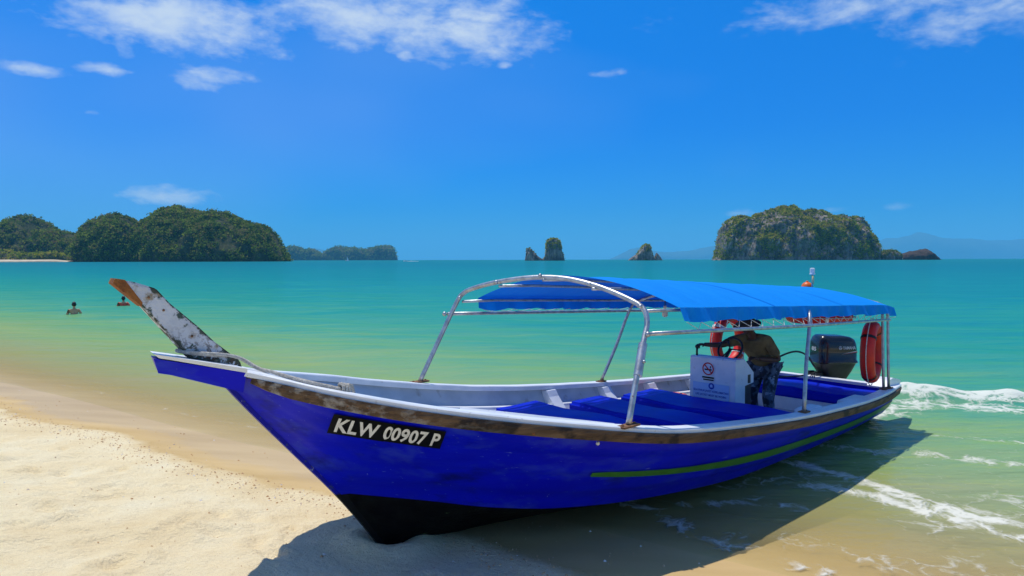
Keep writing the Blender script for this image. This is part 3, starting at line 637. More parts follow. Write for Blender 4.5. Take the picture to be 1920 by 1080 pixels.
for s0, s1 in ((4.75, 5.15), (5.95, 6.5)): MB().box(B((s0 + s1) / 2, 1.12, float(hh(s0)) - .12), (s1 - s0, .17, .20), .03).build('side_locker', white_m, boat, True, 40)
# squared plank end of the near inner stringer
vs = [B(.15, .72, 1.36), B(.15, .80, 1.30), B(.15, .72, 1.26), B(1.35, 1.16, 1.118), B(1.35, 1.20, 1.08), B(1.35, 1.13, 1.04)]
MB().add(vs, [(0, 1, 2), (5, 4, 3), (0, 3, 4, 1), (1, 4, 5, 2), (2, 5, 3, 0)]).build('inner_stringer', white_m, boat)
# quarter knees at the stern
for sg in (1, -1):
    pol = [(7.86, .53), (8.0, .62), (8.12, .64), (8.40, .585), (8.47, .545), (8.40, .50), (7.9, .50)]
    vs = [B(a, sg * .99, c) for a, c in pol] + [B(a, sg * (.72 if a < 8.2 else .86), c) for a, c in pol]
    MB().add(vs, [tuple(range(7)), tuple(range(13, 6, -1))] + [(i, (i + 1) % 7, 7 + (i + 1) % 7, 7 + i) for i in range(7)]).build('quarter_knee', white_m, boat)
MB().box((8.05, 0, .515), (.13, 1.9, .05), .008).build('transom_cap', white_m, boat)
# helm console
cons = MB(); pol = [(4.99, .13), (5.0, 1.115), (5.02, 1.135), (5.22, 1.125), (5.46, .93), (5.46, .80), (5.24, .78), (5.24, .13)]
cons.prism(pol, -.18, .47); console = cons.build('console', white_m, boat)
MB().box((5.34, -.183, .86), (.06, .008, .11)).build('switch_panel', black_p, console)
MB().prism([(5.245, .14), (5.245, .775), (5.42, .79), (5.42, .14)], -.165, .455).build('recess_shade', black_p, console)  # black block fills the hollow under the dash, standing for its shade
ring = [(5.36 + .165 * math.cos(a) * .55, .10 + .165 * math.sin(a), 1.215 + .165 * math.cos(a) * .83) for a in np.linspace(0, 2 * math.pi, 28, endpoint=False)]
wh = MB().tube(ring, .015, 8, closed=True)
for a in (.5, 2.6, 4.7): wh.tube([(5.36, .10, 1.215), (5.36 + .16 * math.cos(a) * .55, .10 + .16 * math.sin(a), 1.215 + .16 * math.cos(a) * .83)], .010, 6)
wh.tube([(5.36, .10, 1.215), (5.24, .10, 1.10)], .022, 8); wh.build('steering_wheel', black_p, console, True)
MB().tube([(5.06, .41, 1.12), (5.06, .41, 1.24)], .014, 8).ball((5.06, .41, 1.25), .026).build('throttle_lever', black_p, console, True)
def decal(name, poly2, m, parent, x): return MB().add([(x, a, c) for a, c in poly2], [tuple(range(len(poly2)))]).build(name, m, parent)
sign_white = pm('sign_white', (.72, .76, .82), rough=.5); sign_blue = pm('sign_blue', (.02, .08, .45), rough=.5); sign_red = pm('sign_red', (.60, .01, .01), rough=.5); sign_pale = pm('sign_pale_blue', (.42, .60, .86), (.48, .64, .88), rough=.5, scale=4)
def disc(name, y, z, r0, r1, m, x):
    a = np.linspace(0, 2 * math.pi, 40, endpoint=False); vs = [(x, y + r * math.cos(t), z + r * math.sin(t)) for t in a for r in (r0, r1)]
    return mk(name, vs, [(2 * i, 2 * i + 1, (2 * i + 3) % 80, (2 * i + 2) % 80) for i in range(40)], m, console)
yc = .20
decal('sign_ground', [(yc + .09 * math.cos(t), .985 + .09 * math.sin(t)) for t in np.linspace(0, 6.283, 30, endpoint=False)], sign_white, console, 4.990)
disc('prohibition_ring', yc, .985, .066, .083, sign_red, 4.987)
cg = MB().box((4.9865, yc, .975), (.001, .10, .018)).box((4.9865, yc - .035, 1.01), (.001, .012, .03), 0, 0, 0); cg.build('cigarette_sign', black_l, console)
bar = [(yc + a * .70711 - c * .70711, .985 + a * .70711 + c * .70711) for a, c in ((-.07, -.008), (.07, -.008), (.07, .008), (-.07, .008))]
decal('prohibition_bar', bar, sign_red, console, 4.9845)
MB().box((4.988, yc, .872), (.001, .17, .020)).box((4.988, yc - .005, .842), (.001, .15, .016)).build('sign_caption', black_l, console)
decal('notice', [(-.13 + .03, .60), (.42, .60), (.42, .80), (-.10, .80)], sign_pale, console, 4.9885)
disc('notice_emblem', .15, .765, .0, .042, sign_blue, 4.986)
MB().box((4.9845, .15, .765), (.001, .035, .030)).box((4.9845, .15, .783), (.001, .016, .010)).build('vest_symbol', sign_pale, console)
for txt, z0, y0, wd, hg in (('SILA PAKAI JAKET KESELAMATAN', .675, .41, .50, .036), ('LIFE JACKET MUST BE WORN', .622, .38, .44, .036)):
    tv, tf, _ = text2d(txt, bold=.02); mk('notice_text', [(4.985, y0 - wd * x, z0 + hg * y) for x, y in tv], tf, sign_blue, console)
# canopy frame
frame = empty('canopy_frame'); frame.parent = boat
ap = [(1.36, 1.29, 1.13), (1.55, 1.22, 1.45), (1.74, 1.15, 1.73), (1.835, 1.115, 1.87), (1.87, 1.05, 1.985), (1.87, .88, 2.065), (1.85, .55, 2.165), (1.81, .2, 2.225), (1.74, -.15, 2.228), (1.69, -.6, 2.175), (1.65, -.92, 2.105), (1.625, -1.05, 2.05), (1.585, -1.115, 1.95), (1.40, -1.19, 1.55), (1.21, -1.26, 1.14)]
MB().tube([B(*q) for q in smooth_path([Vector(a) for a in ap], 5)], .0235, 12).build('front_arch', metal_m, frame, True)
MB().tube([B(1.575, 1.215, 1.47), B(1.725, 1.155, 1.71)], .037, 12).ball(B(1.64, 1.228, 1.58), .014, 8, 5).build('splice_sleeve', metal_m, frame, True, 50)
def rzc(s): return 2.245 - .05 * (s - 2.1)
def cz(s, v): return rzc(s) - float(np.interp(s, [2, 7.8], [.262, .22])) * (abs(v) / 1.1) ** 1.9 - .035 * max(0, (s - 7.2) / .5) ** 2
hoop = [(4.40, 1.31, .76), (4.62, 1.23, 1.25), (4.84, 1.165, 1.70)] + [(4.80 + .14 * v, v, cz(4.8, v) - .045) for v in np.linspace(1.07, -1.07, 11)] + [(4.60, -1.165, 1.72), (4.40, -1.23, 1.25), (4.18, -1.31, .78)]
MB().tube([B(*q) for q in smooth_path([Vector(a) for a in hoop], 3)], .021, 10).build('middle_hoop', metal_m, frame, True)
for ds in (0, .20):
    hoop = [(7.50 + ds, 1.07, .56), (7.56 + ds, 1.03, 1.2), (7.60 + ds, 1.0, 1.62)] + [(7.58 + ds * .6 + .05 * v, v, cz(7.6, v) - .045) for v in np.linspace(.96, -.96, 9)] + [(7.54 + ds, -1.0, 1.62), (7.50 + ds, -1.03, 1.2), (7.46 + ds, -1.07, .56)]
    MB().tube([B(*q) for q in smooth_path([Vector(a) for a in hoop], 3)], .019, 10).build('stern_hoop', metal_m, frame, True)
def rail_z(s): return 1.785 - .0435 * (s - 1.8)
for sg, s0 in ((1, 1.80), (-1, 1.50)): MB().tube([B(s, sg * float(np.interp(s, [1.5, 4.7, 7.85], [1.15, 1.20, 1.02])), rail_z(s) + (.04 if sg < 0 else 0)) for s in np.linspace(s0, 7.86, 12)], .018, 10).ball(B(s0 - .03, sg * 1.17, rail_z(s0) + (.04 if sg < 0 else 0)), .024, 8, 6).build('side_rail', metal_m, frame, True)
for v in (-1.06, -.55, 0, .55, 1.06):
    MB().tube([B(s, v, cz(max(s, 2.0), v) - .042) for s in np.linspace(1.74 + .11 * v, 7.72, 14)], .014, 8).ball(B(1.70 + .11 * v, v, cz(2.0, v) + .0), .02, 8, 5).build('roof_stringer', metal_m, frame, True)
for (s, v) in ((1.36, 1.29), (1.21, -1.26), (4.40, 1.31), (4.18, -1.31), (7.50, 1.07), (7.70, 1.07)):
    f_ = MB().box(B(s, v, float(hh(s)) + .012), (.20 if s < 3 else .13, .085, .016), .004)
    for a in (-1, 1): f_.ball(B(s + a * (.075 if s < 3 else .05), v, float(hh(s)) + .02), .012, 8, 5)
    f_.build('foot_flange', rust_m, frame)
# canopy cloth
su = np.linspace(0, 1, 60); vv_ = np.linspace(-1.1, 1.1, 27); vs = []
for u in su:
    for v in vv_:
        s = 2.1 + .20 * v + u * (7.66 - 2.1 - .14 * v); sag = -.012 * math.sin(u * math.pi * 11) ** 2 * (1 - (v / 1.1) ** 2) + .006 * mnoise.noise(Vector((s * 2, v * 3, 0)))
        vs.append(B(s, v, cz(s, v) + sag))
canvas = mk('canopy_cloth', vs, grid_faces(60, 27), canvas_m, boat, True)
for u in (.335, .67):      # stitched seams across the cloth
    vs = []
    for v in np.linspace(-1.1, 1.1, 23):
        for w in (-.012, .012): s = 2.1 + .20 * v + (u + w / 5.5) * (7.66 - 2.1 - .14 * v); vs.append(B(s, v, cz(s, v) + .006 + .006 * mnoise.noise(Vector((s * 2, v * 3, 0)))))
    mk('seam', vs, grid_faces(23, 2), canvas_m, canvas, True)
for sg in (1, -1):
    vs = []; nn = 150
    for i in range(nn):
        u = i / (nn - 1); v = sg * 1.1; s = 2.1 + .20 * v + u * (7.66 - 2.1 - .14 * v); z = cz(s, v) + .006 * mnoise.noise(Vector((s * 2, v * 3, 0))); dr = .115 + .022 * abs(math.sin(u * math.pi * 13)) + (.012 * mnoise.noise(Vector((s * 3, 1, 2))))
        for j in range(5):
            w = j / 4; vs.append(B(s + .02 * w * math.sin(u * 90), sg * (1.1 + .012 + w * (.02 + .034 * math.sin(u * math.pi * 26 + sg + math.sin(u * 31)) + .012 * math.sin(u * 131))), z - .0 - dr * w))
    mk('valance', vs, grid_faces(nn, 5), canvas_m, canvas, True)
    lc = MB()
    for i in range(23):
        u0 = .015 + i / 23 * .96; s0 = 2.1 + .20 * sg * 1.1 + u0 * 5.55; s1 = s0 + .14; s2 = s0 + .24
        zt = lambda s: cz(s, 1.1) - .128
        rv = lambda s: sg * float(np.interp(s, [1.5, 4.7, 7.85], [1.15, 1.20, 1.02])); ro = .04 if sg < 0 else 0
        lc.tube([B(s0, sg * 1.13, zt(s0)), B(s1, rv(s1), rail_z(s1) + ro + .018)], .0032, 5); lc.tube([B(s1, rv(s1), rail_z(s1) + ro + .018), B(s2, sg * 1.13, zt(s2))], .0032, 5)
    lc.build('lacing', cord_m, canvas)
lp = MB().tube([B(4.6, -.6, 1.80), B(4.6, -.6, 1.74)], .02, 10).tube([B(4.6, -.6, 1.745), B(4.6, -.6, 1.73), B(4.6, -.6, 1.67), B(4.6, -.6, 1.655)], [.028, .036, .036, .02], 12); lp.build('cabin_lamp', pm('lamp_glass', (.75, .68, .5), rough=.25), frame, True)
MB().tube([B(4.6, -.6, cz(4.6, .6) - .02), B(4.6, -.6, 1.80)], .006, 6).build('lamp_cable', cable_m, frame)
ml = MB().tube([B(7.6, 0, 1.93), B(7.6, 0, 2.17)], .012, 8).build('mast_pole', metal_m, frame, True)
MB().tube([B(7.6, 0, 2.16), B(7.6, 0, 2.18), B(7.6, 0, 2.185), B(7.6, 0, 2.255), B(7.6, 0, 2.262)], [.04, .042, .036, .036, .02], 14).build('mast_lamp', letter_m, ml, True, 40)
MB().tube([B(7.58, .02, 2.02), B(7.57, .025, 2.14)], .016, 8).build('lamp_clip', pm('yellowed_plastic', (.62, .52, .25), rough=.5), ml, True)

# ------------------------------------------------------------------ things on the boat
def on_boat(name, s, v, z, label, cat, group=None): return empty(name, LW(s, v, z), YAW, label, cat, group)
# outboard motor
mo = on_boat('outboard_motor', 8.42, 0, 0, 'black outboard motor with silver lettering clamped on the transom', 'outboard motor')
TURN = math.radians(-37); mo.rotation_euler = (0, 0, YAW + TURN)
def unturn(q): c_, s_ = math.cos(-TURN), math.sin(-TURN); return [(x * c_ - y * s_, x * s_ + y * c_, z) for x, y, z in q]
cowl_m = pm('black_cowling_paint', (.010, .012, .016), (.014, .016, .02), rough=.22, scale=5, coat=.4)
def loft(levels, n=36, p=5.0):
    vs = []
    for (z, lx, ly, ox) in levels:
        for k in range(n):
            a = 2 * math.pi * k / n; c, s_ = math.cos(a), math.sin(a)
            vs.append((ox + lx * math.copysign(abs(c) ** (2 / p), c), ly * math.copysign(abs(s_) ** (2 / p), s_), z + (ox + lx * c) * (-.07 if z > 1.0 else 0)))
    return vs, grid_faces(len(levels), n, True) + [tuple(range(n)), tuple(range((len(levels) - 1) * n, len(levels) * n))]
cw = MB().add(*loft([(.735, .33, .215, .0), (.75, .345, .225, .0), (.775, .335, .218, 0), (.79, .325, .21, 0), (.95, .325, .212, 0), (1.06, .315, .205, .0), (1.13, .29, .185, .0), (1.165, .24, .15, -.01), (1.175, .18, .10, -.02)])).build('cowling', cowl_m, mo, True, 50)
MB().add(*loft([(.36, .12, .08, .02), (.45, .16, .10, .02), (.60, .25, .16, .01), (.70, .30, .20, 0), (.738, .32, .208, 0)])).build('lower_cowl', black_p, mo, True, 50)
MB().add(*loft([(-.42, .09, .022, .05), (-.2, .10, .035, .05), (.15, .11, .06, .04), (.38, .12, .07, .03)], 20, 2.4)).build('drive_leg', black_p, mo, True, 50)
pr = MB().tube([(-.02, 0, -.42), (.05, 0, -.42), (.22, 0, -.42), (.28, 0, -.42)], [.03, .055, .05, .02], 12)
for k in range(3):
    a = k * 2.094; q = [(.20, 0, 0), (.17, .10, .05), (.18, .15, .14), (.25, .10, .16), (.26, .02, .06)]
    vs = [(x, y * math.cos(a) - z * math.sin(a), y * math.sin(a) + z * math.cos(a) - .42) for x, y, z in q]; pr.add(vs + [(x + .006, y, z) for x, y, z in vs], [(0, 1, 2, 3, 4), (9, 8, 7, 6, 5)] + [(i, (i + 1) % 5, 5 + (i + 1) % 5, 5 + i) for i in range(5)])
pr.build('propeller', black_p, mo)
MB().box((.05, 0, -.27), (.30, .16, .012), .004).build('cavitation_plate', black_p, mo)
MB().box((-.30, -.11, .46), (.10, .05, .26), .01).box((-.30, .11, .46), (.10, .05, .26), .01).box((-.24, 0, .50), (.12, .26, .08), .01).build('transom_bracket', black_p, mo)
tv, tf, _ = text2d('YAMAHA', bold=.02); tv2 = [(.035 + .215 * x, .965 + .052 * y) for x, y in tv]
silver_m = pm('silver_letter', (.62, .64, .68), rough=.35)
mk('lettering', [(x, -.2155, z) for x, z in tv2], tf, silver_m, cw)
a_ = np.linspace(0, 2 * math.pi, 24, endpoint=False)
vs = [(-.005 + r * math.cos(t), -.2155, .991 + r * math.sin(t)) for t in a_ for r in (.021, .028)]; mk('emblem', vs, [(2 * i, 2 * i + 1, (2 * i + 3) % 48, (2 * i + 2) % 48) for i in range(24)], silver_m, cw)
em = MB()
for t in (math.pi / 2, math.pi * 7 / 6, math.pi * 11 / 6): em.tube([(-.005, -.2150, .991), (-.005 + .021 * math.cos(t), -.2150, .991 + .021 * math.sin(t))], .0035, 5)
em.build('emblem_forks', silver_m, cw)
MB().add([(.02, -.2155, .895), (.28, -.2150, .93), (.28, -.2150, .942)], [(0, 1, 2)]).build('white_flash', letter_m, cw)
MB().add([(.02, -.2158, .888), (.28, -.2155, .918), (.28, -.2155, .929)], [(0, 1, 2)]).build('red_flash', sign_red, cw)
tv, tf, _ = text2d('85', bold=.03); mk('power_number', [(-.328, .06 - .13 * x, .93 + .065 * y) for x, y in tv], tf, letter_m, cw)
MB().tube(smooth_path(unturn([(-.30, .08, .66), (-.55, .06, .72), (-.95, .0, .93), (-1.4, -.02, 1.04), (-1.9, 0, 1.0), (-2.3, .05, .85)]), 8), .014, 8).build('control_cable', cable_m, mo, True)
MB().tube(smooth_path(unturn([(-.30, .10, .60), (-.7, .25, .56), (-1.2, .4, .58), (-1.6, .5, .56)]), 6), .012, 8).build('fuel_hose', cable_m, mo, True)
for k in range(3): MB().tube(smooth_path(unturn([(-.42, .08, .64), (-.46 - .03 * k, .09, .60), (-.47 - .045 * k, .09 + .02 * k, .52 + .01 * k)]), 4), .007, 6).build('loose_strap', cable_m, mo)
# life rings
def life_ring(s, v, z, rot, label):
    o = on_boat('life_ring', s, v, z, label, 'life ring', 'red life rings on the boat'); R, r = .36, .095
    vs = [((R + r * .85 * math.cos(b)) * math.cos(a), r * 1.0 * math.sin(b) , (R + r * .85 * math.cos(b)) * math.sin(a)) for a in np.linspace(0, 2 * math.pi, 40, endpoint=False) for b in np.linspace(0, 2 * math.pi, 14, endpoint=False)]
    fc = [(i * 14 + j, ((i + 1) % 40) * 14 + j, ((i + 1) % 40) * 14 + (j + 1) % 14, i * 14 + (j + 1) % 14) for i in range(40) for j in range(14)]
    mk('ring', vs, fc, red_m, o, True)
    for a in (.9, 2.5, 4.1, 5.6):
        bnd = [((R + (r * .85 + .006) * math.cos(b)) * math.cos(a + da), (r + .006) * math.sin(b), (R + (r * .85 + .006) * math.cos(b)) * math.sin(a + da)) for da in (-.05, .05) for b in np.linspace(0, 2 * math.pi, 14, endpoint=False)]
        mk('band', bnd, grid_faces(2, 14, True), cable_m if s > 7.3 else letter_m, o, True)
    gl_ = MB().tube([((R + r + .01 + .012 * math.cos(4 * a)) * math.cos(a), .0, (R + r + .01 + .012 * math.cos(4 * a)) * math.sin(a)) for a in np.linspace(0, 2 * math.pi, 40, endpoint=False)], .006, 6, closed=True); gl_.build('grab_line', cord_m, o)
    o.rotation_euler = rot(o.rotation_euler) ; return o
life_ring(7.42, .93, 1.085, lambda e: (0.0, 0.0, YAW + .19), 'red life ring hung upright on the stern posts beside the quarter')
life_ring(6.95, -1.02, 1.12, lambda e: (0.0, 0.0, YAW - .03), 'red life ring hung on the far rail behind the boatman')
life_ring(6.85, .42, 1.60, lambda e: (math.radians(90), 0.0, YAW), 'red life ring stowed flat up under the canopy')
fl = on_boat('float_ball', 7.70, -.12, cz(7.70, .12) - .02, 'round orange float resting on the rear of the blue canopy', 'float'); MB().ball((0, 0, .055), .085, 20, 14).build('shell', orange_m, fl, True); MB().tube([(0, 0, .13), (0, 0, .155)], .018, 10).build('eyelet', orange_m, fl, True)
# life jacket thrown on the floor
lj = on_boat('life_jacket', 5.02, -.82, .42, 'orange life jacket lying beside the console', 'life jacket')
for sg in (-1, 1): MB().box((0, sg * .11, .05), (.40, .19, .09), .035, rz=.1 * sg).build('foam_panel', orange_m, lj, True)
MB().tube([(.16, -.14, .07), (.26, -.09, .08), (.29, 0, .08), (.26, .09, .08), (.16, .14, .07)], .045, 10).build('collar', orange_m, lj, True)
MB().box((-.05, 0, .10), (.04, .42, .012)).build('belt', black_p, lj)
MB().box((.0, .0, -.10), (.3, .3, .24), .01).build('stowage_mat', black_p, boat).location = B(5.02, -.82, .42)
# mooring rope round the foot of the post
rp = [(-1.22, .075, 1.79), (-1.34, .085, 1.81), (-1.47, .05, 1.835), (-1.49, -.02, 1.84), (-1.44, -.085, 1.83), (-1.26, -.085, 1.79), (-1.10, -.04, 1.755), (-1.02, .08, 1.690), (-.98, .18, 1.675), (-.92, .28, 1.648), (-.84, .385, 1.618), (-.74, .46, 1.587), (-.66, .53, 1.566)]
rp2 = [(-1.49, .0, 1.845), (-1.40, .085, 1.828), (-1.18, .10, 1.785), (-1.05, .13, 1.70), (-.98, .20, 1.675), (-.90, .31, 1.643), (-.80, .41, 1.608), (-.70, .49, 1.578)]
ro = empty('mooring_rope', FOOT, YAW, 'pale mooring rope wound round the foot of the bow post', 'rope')
MB().tube([B(*q) for q in smooth_path(rp, 6)], .011, 8).build('turn', rope_m, ro, True); MB().tube([B(*q) for q in smooth_path(rp2, 6)], .011, 8).build('turn', rope_m, ro, True)
kn = MB()
for k in range(3): kn.tube([B(-.66 + .022 * k + .0 * math.cos(t), .52 + .032 * math.cos(t), 1.572 - .006 * k + .028 * math.sin(t)) for t in np.linspace(0, 6.283, 12, endpoint=False)], .011, 6, closed=True)
kn.tube([B(-.62, .54, 1.59), B(-.57, .50, 1.57), B(-.52, .44, 1.50)], .011, 6); kn.build('knot', rope_m, ro, True)
# ------------------------------------------------------------------ people
def skin(nodes, edges, sub=2):
    """one continuous surface grown round a skeleton {name: (x, y, z, radius)}; returns verts, faces"""
    names = list(nodes); ix = {k: i for i, k in enumerate(names)}
    me = bpy.data.meshes.new('sk'); me.from_pydata([nodes[k][:3] for k in names], [(ix[a], ix[b]) for a, b in edges], []); me.update()
    o = bpy.data.objects.new('sk', me); col.objects.link(o)
    o.modifiers.new('s', 'SKIN'); o.modifiers.new('b', 'SUBSURF').levels = sub; o.modifiers['b'].render_levels = sub
    if not me.skin_vertices: 
        bm = bmesh.new(); bm.from_mesh(me); bm.verts.layers.skin.verify(); bm.to_mesh(me); bm.free()
    for i, k in enumerate(names):
        r = nodes[k][3]; me.skin_vertices[0].data[i].radius = r if isinstance(r, tuple) else (r, r); me.skin_vertices[0].data[i].use_root = (i == 0)
    dg = bpy.context.evaluated_depsgraph_get(); ev = o.evaluated_get(dg); m2 = ev.to_mesh()
    v = [tuple(x.co) for x in m2.vertices]; f = [tuple(p_.vertices) for p_ in m2.polygons]; ev.to_mesh_clear(); bpy.data.objects.remove(o); bpy.data.meshes.remove(me)
    return v, f
def chain(*ks): return list(zip(ks[:-1], ks[1:]))
def hand_fingers(w, d, up, curl, sc=1.0, thumb=1):
    """five unequal bent fingers rooted in the palm; w = wrist, d = pointing direction, up = back of the hand"""
    w, d, up = Vector(w), Vector(d).normalized(), Vector(up).normalized(); sd = d.cross(up).normalized(); mb = MB()
    mb.add(*skin({'a': (*w, .024 * sc), 'b': (*(w + d * .045 * sc), (.036 * sc, .018 * sc)), 'c': (*(w + d * .085 * sc), (.038 * sc, .016 * sc))}, chain('a', 'b', 'c'), 2))
    for k, ln in enumerate((.072, .080, .075, .060)):
        p0 = w + d * .075 * sc + sd * (-.030 + .020 * k) * sc; nd = {'a': (*p0, .0095 * sc)}; a = 0; p_ = p0
        for j in range(3):
            a += curl[j]; p_ = p_ + (d * math.cos(a) - up * math.sin(a)) * ln * (.45, .32, .25)[j] * sc; nd['bcd'[j]] = (*p_, (.009, .0085, .007)[j] * sc)
        mb.add(*skin(nd, chain('a', 'b', 'c', 'd'), 1))
    p0 = w + d * .03 * sc - sd * .026 * thumb * sc; p1 = p0 + (d * .6 - sd * .7 * thumb - up * .3) * .035 * sc; p2 = p1 + (d * .8 - sd * .1 * thumb - up * .6) * .03 * sc
    mb.add(*skin({'a': (*p0, .012 * sc), 'b': (*p1, .011 * sc), 'c': (*p2, .008 * sc)}, chain('a', 'b', 'c'), 1)); return mb
def head_mesh(c, fwd, r=.105):
    """head with brow, eye hollows, nose, mouth, chin and ears; fwd = the way it faces"""
    fw = Vector(fwd).normalized(); rt = fw.cross(Vector((0, 0, 1))).normalized(); up = rt.cross(fw); vs = []; nu, nv = 22, 28
    for i in range(nu + 1):
        th = math.pi * i / nu
        for j in range(nv):
            ph = 2 * math.pi * j / nv; z = math.cos(th); x = math.sin(th) * math.cos(ph); y = math.sin(th) * math.sin(ph)
            fx = x * .95; wy = y * .76; zz = z * 1.18
            if z < 0: wy *= 1 - .28 * z * z; fx = fx * (1 - .10 * z * z) + .08 * max(0, x) * -z
            front = max(0, x) ** 2
            g = lambda a, b, sa, sb: math.exp(-((y - a) / sa) ** 2 - ((z - b) / sb) ** 2)
            fx += front * (.24 * g(0, -.17, .13, .20) - .10 * (g(.32, .03, .16, .10) + g(-.32, .03, .16, .10)) + .05 * g(0, .2, .5, .10) + .06 * g(0, -.50, .25, .07) - .05 * g(0, -.44, .2, .03) + .08 * g(0, -.82, .25, .15))
            ear = math.exp(-((abs(y) - .95) / .18) ** 2 - ((z + .05) / .22) ** 2 - ((x + .08) / .18) ** 2); wy += math.copysign(.16 * ear, y)
            vs.append(Vector(c) + (fw * fx + rt * wy + up * zz) * r)
    return vs, grid_faces(nu + 1, nv, True)
skin_dark = pm('brown_skin', (.085, .036, .018), (.10, .045, .024), rough=.5, scale=20); skin_tan = pm('tan_skin', (.66, .36, .19), (.58, .30, .16), rough=.45, scale=14)
hair_m = pm('black_hair', (.008, .006, .006), rough=.45, bump=.5, bscale=90); khaki_m = pm('khaki_cloth', (.21, .15, .06), (.11, .078, .034), rough=.9, scale=8, bump=.6, bscale=14)
camo_m = pm('blue_grey_camouflage', (.10, .14, .20), (.02, .03, .05), rough=.9, scale=11, lo=.46, hi=.54, bump=.3); layer(camo_m, (.30, .36, .44), 9, .58, .62, seed=4)
hat_m = pm('dark_hat_cloth', (.02, .018, .016), (.03, .026, .022), rough=.9, scale=12)

man = on_boat('person', 6.05, .02, .13, 'boatman in khaki shirt and camouflage trousers leaning over the console', 'person')
def J(s, v, z, r): return (s - 6.05, -(v - .02), z - .13, r)
nd = {'pel': J(6.13, 0, .92, (.15, .11)), 'spi': J(6.02, 0, 1.07, (.14, .10)), 'che': J(5.88, 0, 1.23, (.16, .115)), 'nkb': J(5.77, 0, 1.35, .07), 'nk': J(5.72, -.01, 1.41, .055), 'hd': J(5.68, -.02, 1.48, .07),
      'sr': J(5.80, -.185, 1.31, .062), 'er': J(5.50, -.32, 1.235, .043), 'wr': J(5.20, -.395, 1.265, .028), 'sl': J(5.82, .19, 1.31, .062), 'el': J(5.93, .30, 1.05, .045), 'wl': J(5.66, .14, 1.08, .028),
      'hr': J(6.13, -.10, .88, .095), 'kr': J(6.02, -.14, .52, .062), 'ar': J(6.12, -.14, .18, .042), 'tr': J(5.94, -.15, .155, .035), 'hl': J(6.13, .10, .88, .095), 'kl': J(5.98, .12, .52, .062), 'al': J(6.06, .13, .18, .042), 'tl': J(5.88, .14, .155, .035)}
ed = chain('pel', 'spi', 'che', 'nkb', 'nk', 'hd') + [('che', 'sr'), ('che', 'sl'), ('pel', 'hr'), ('pel', 'hl')] + chain('sr', 'er', 'wr') + chain('sl', 'el', 'wl') + chain('hr', 'kr', 'ar', 'tr') + chain('hl', 'kl', 'al', 'tl')
mb = MB().add(*skin(nd, ed)); hc = J(5.655, -.02, 1.515, 0)[:3]; mb.add(*head_mesh(hc, (-1, .05, -.35)))
w = Vector(nd['wr'][:3]); e_ = Vector(nd['er'][:3]); h_ = hand_fingers(w, (w - e_), (0, 0, 1), (.5, .8, .7)); mb.add(h_.v, h_.f)
w = Vector(nd['wl'][:3]); e_ = Vector(nd['el'][:3]); h_ = hand_fingers(w, (w - e_) + Vector((0, .05, .05)), (0, -.5, 1), (.5, .8, .7), 1, -1); mb.add(h_.v, h_.f)
body = mb.build('body', skin_dark, man, True)
def fat(k, a, b=None): q = nd[k]; r = q[3] if isinstance(q[3], tuple) else (q[3], q[3]); return (q[0], q[1], q[2], (r[0] + a, r[1] + a))
sh = {'pel': fat('pel', .022), 'spi': fat('spi', .028), 'che': fat('che', .022), 'nkb': fat('nkb', .012), 'sr': fat('sr', .022), 'sl': fat('sl', .022),
      'mr': (*((Vector(nd['sr'][:3]) * .25 + Vector(nd['er'][:3]) * .75)), .070), 'ml': (*((Vector(nd['sl'][:3]) * .15 + Vector(nd['el'][:3]) * .85)), .072)}
v_, f_ = skin(sh, chain('pel', 'spi', 'che', 'nkb') + [('che', 'sr'), ('che', 'sl'), ('sr', 'mr'), ('sl', 'ml')])
MB().add([tuple(Vector(q) * 1.0 + Vector((mnoise.noise(Vector(q) * 9), mnoise.noise(Vector(q) * 9 + Vector((5, 0, 0))), 0)) * .010) for q in v_], f_).build('shirt', khaki_m, man, True)
tr_n = {k: fat(k, .022) for k in ('pel', 'hr', 'kr', 'hl', 'kl')}; tr_n['ar'] = (*(Vector(nd['ar'][:3]) + Vector((0, 0, .05))), .066); tr_n['al'] = (*(Vector(nd['al'][:3]) + Vector((0, 0, .05))), .066)
MB().add(*skin(tr_n, [('pel', 'hr'), ('pel', 'hl')] + chain('hr', 'kr', 'ar') + chain('hl', 'kl', 'al'))).build('trousers', camo_m, man, True)
hx = Vector(hc); vs = []; ax = Vector((-.33, .0, .94)).normalized(); u1 = Vector((.94, 0, .33)); u2 = Vector((0, 1, 0))
prof = [(.0, .148), (.06, .142), (.095, .115), (.108, .06), (.112, .035), (.175, .012), (.178, .008), (.11, .022)]
for r, h_ in prof: vs += [hx + ax * h_ + (u1 * math.cos(t) * 1.08 + u2 * math.sin(t)) * r for t in np.linspace(0, 2 * math.pi, 24, endpoint=False)]
mk('hat', vs, grid_faces(len(prof), 24, True), hat_m, man, True)
MB().add(*head_mesh(hx + Vector((.012, 0, .012)), (-1, .05, -.35), .108)).build('hair', hair_m, man, True).scale = (1, 1, 1)
hair_o = bpy.data.objects['hair']; bm = bmesh.new(); bm.from_mesh(hair_o.data)
bmesh.ops.delete(bm, geom=[v for v in bm.verts if (v.co - hx).x < -.02 or (v.co - hx).z < -.06], context='VERTS'); bm.to_mesh(hair_o.data); bm.free()

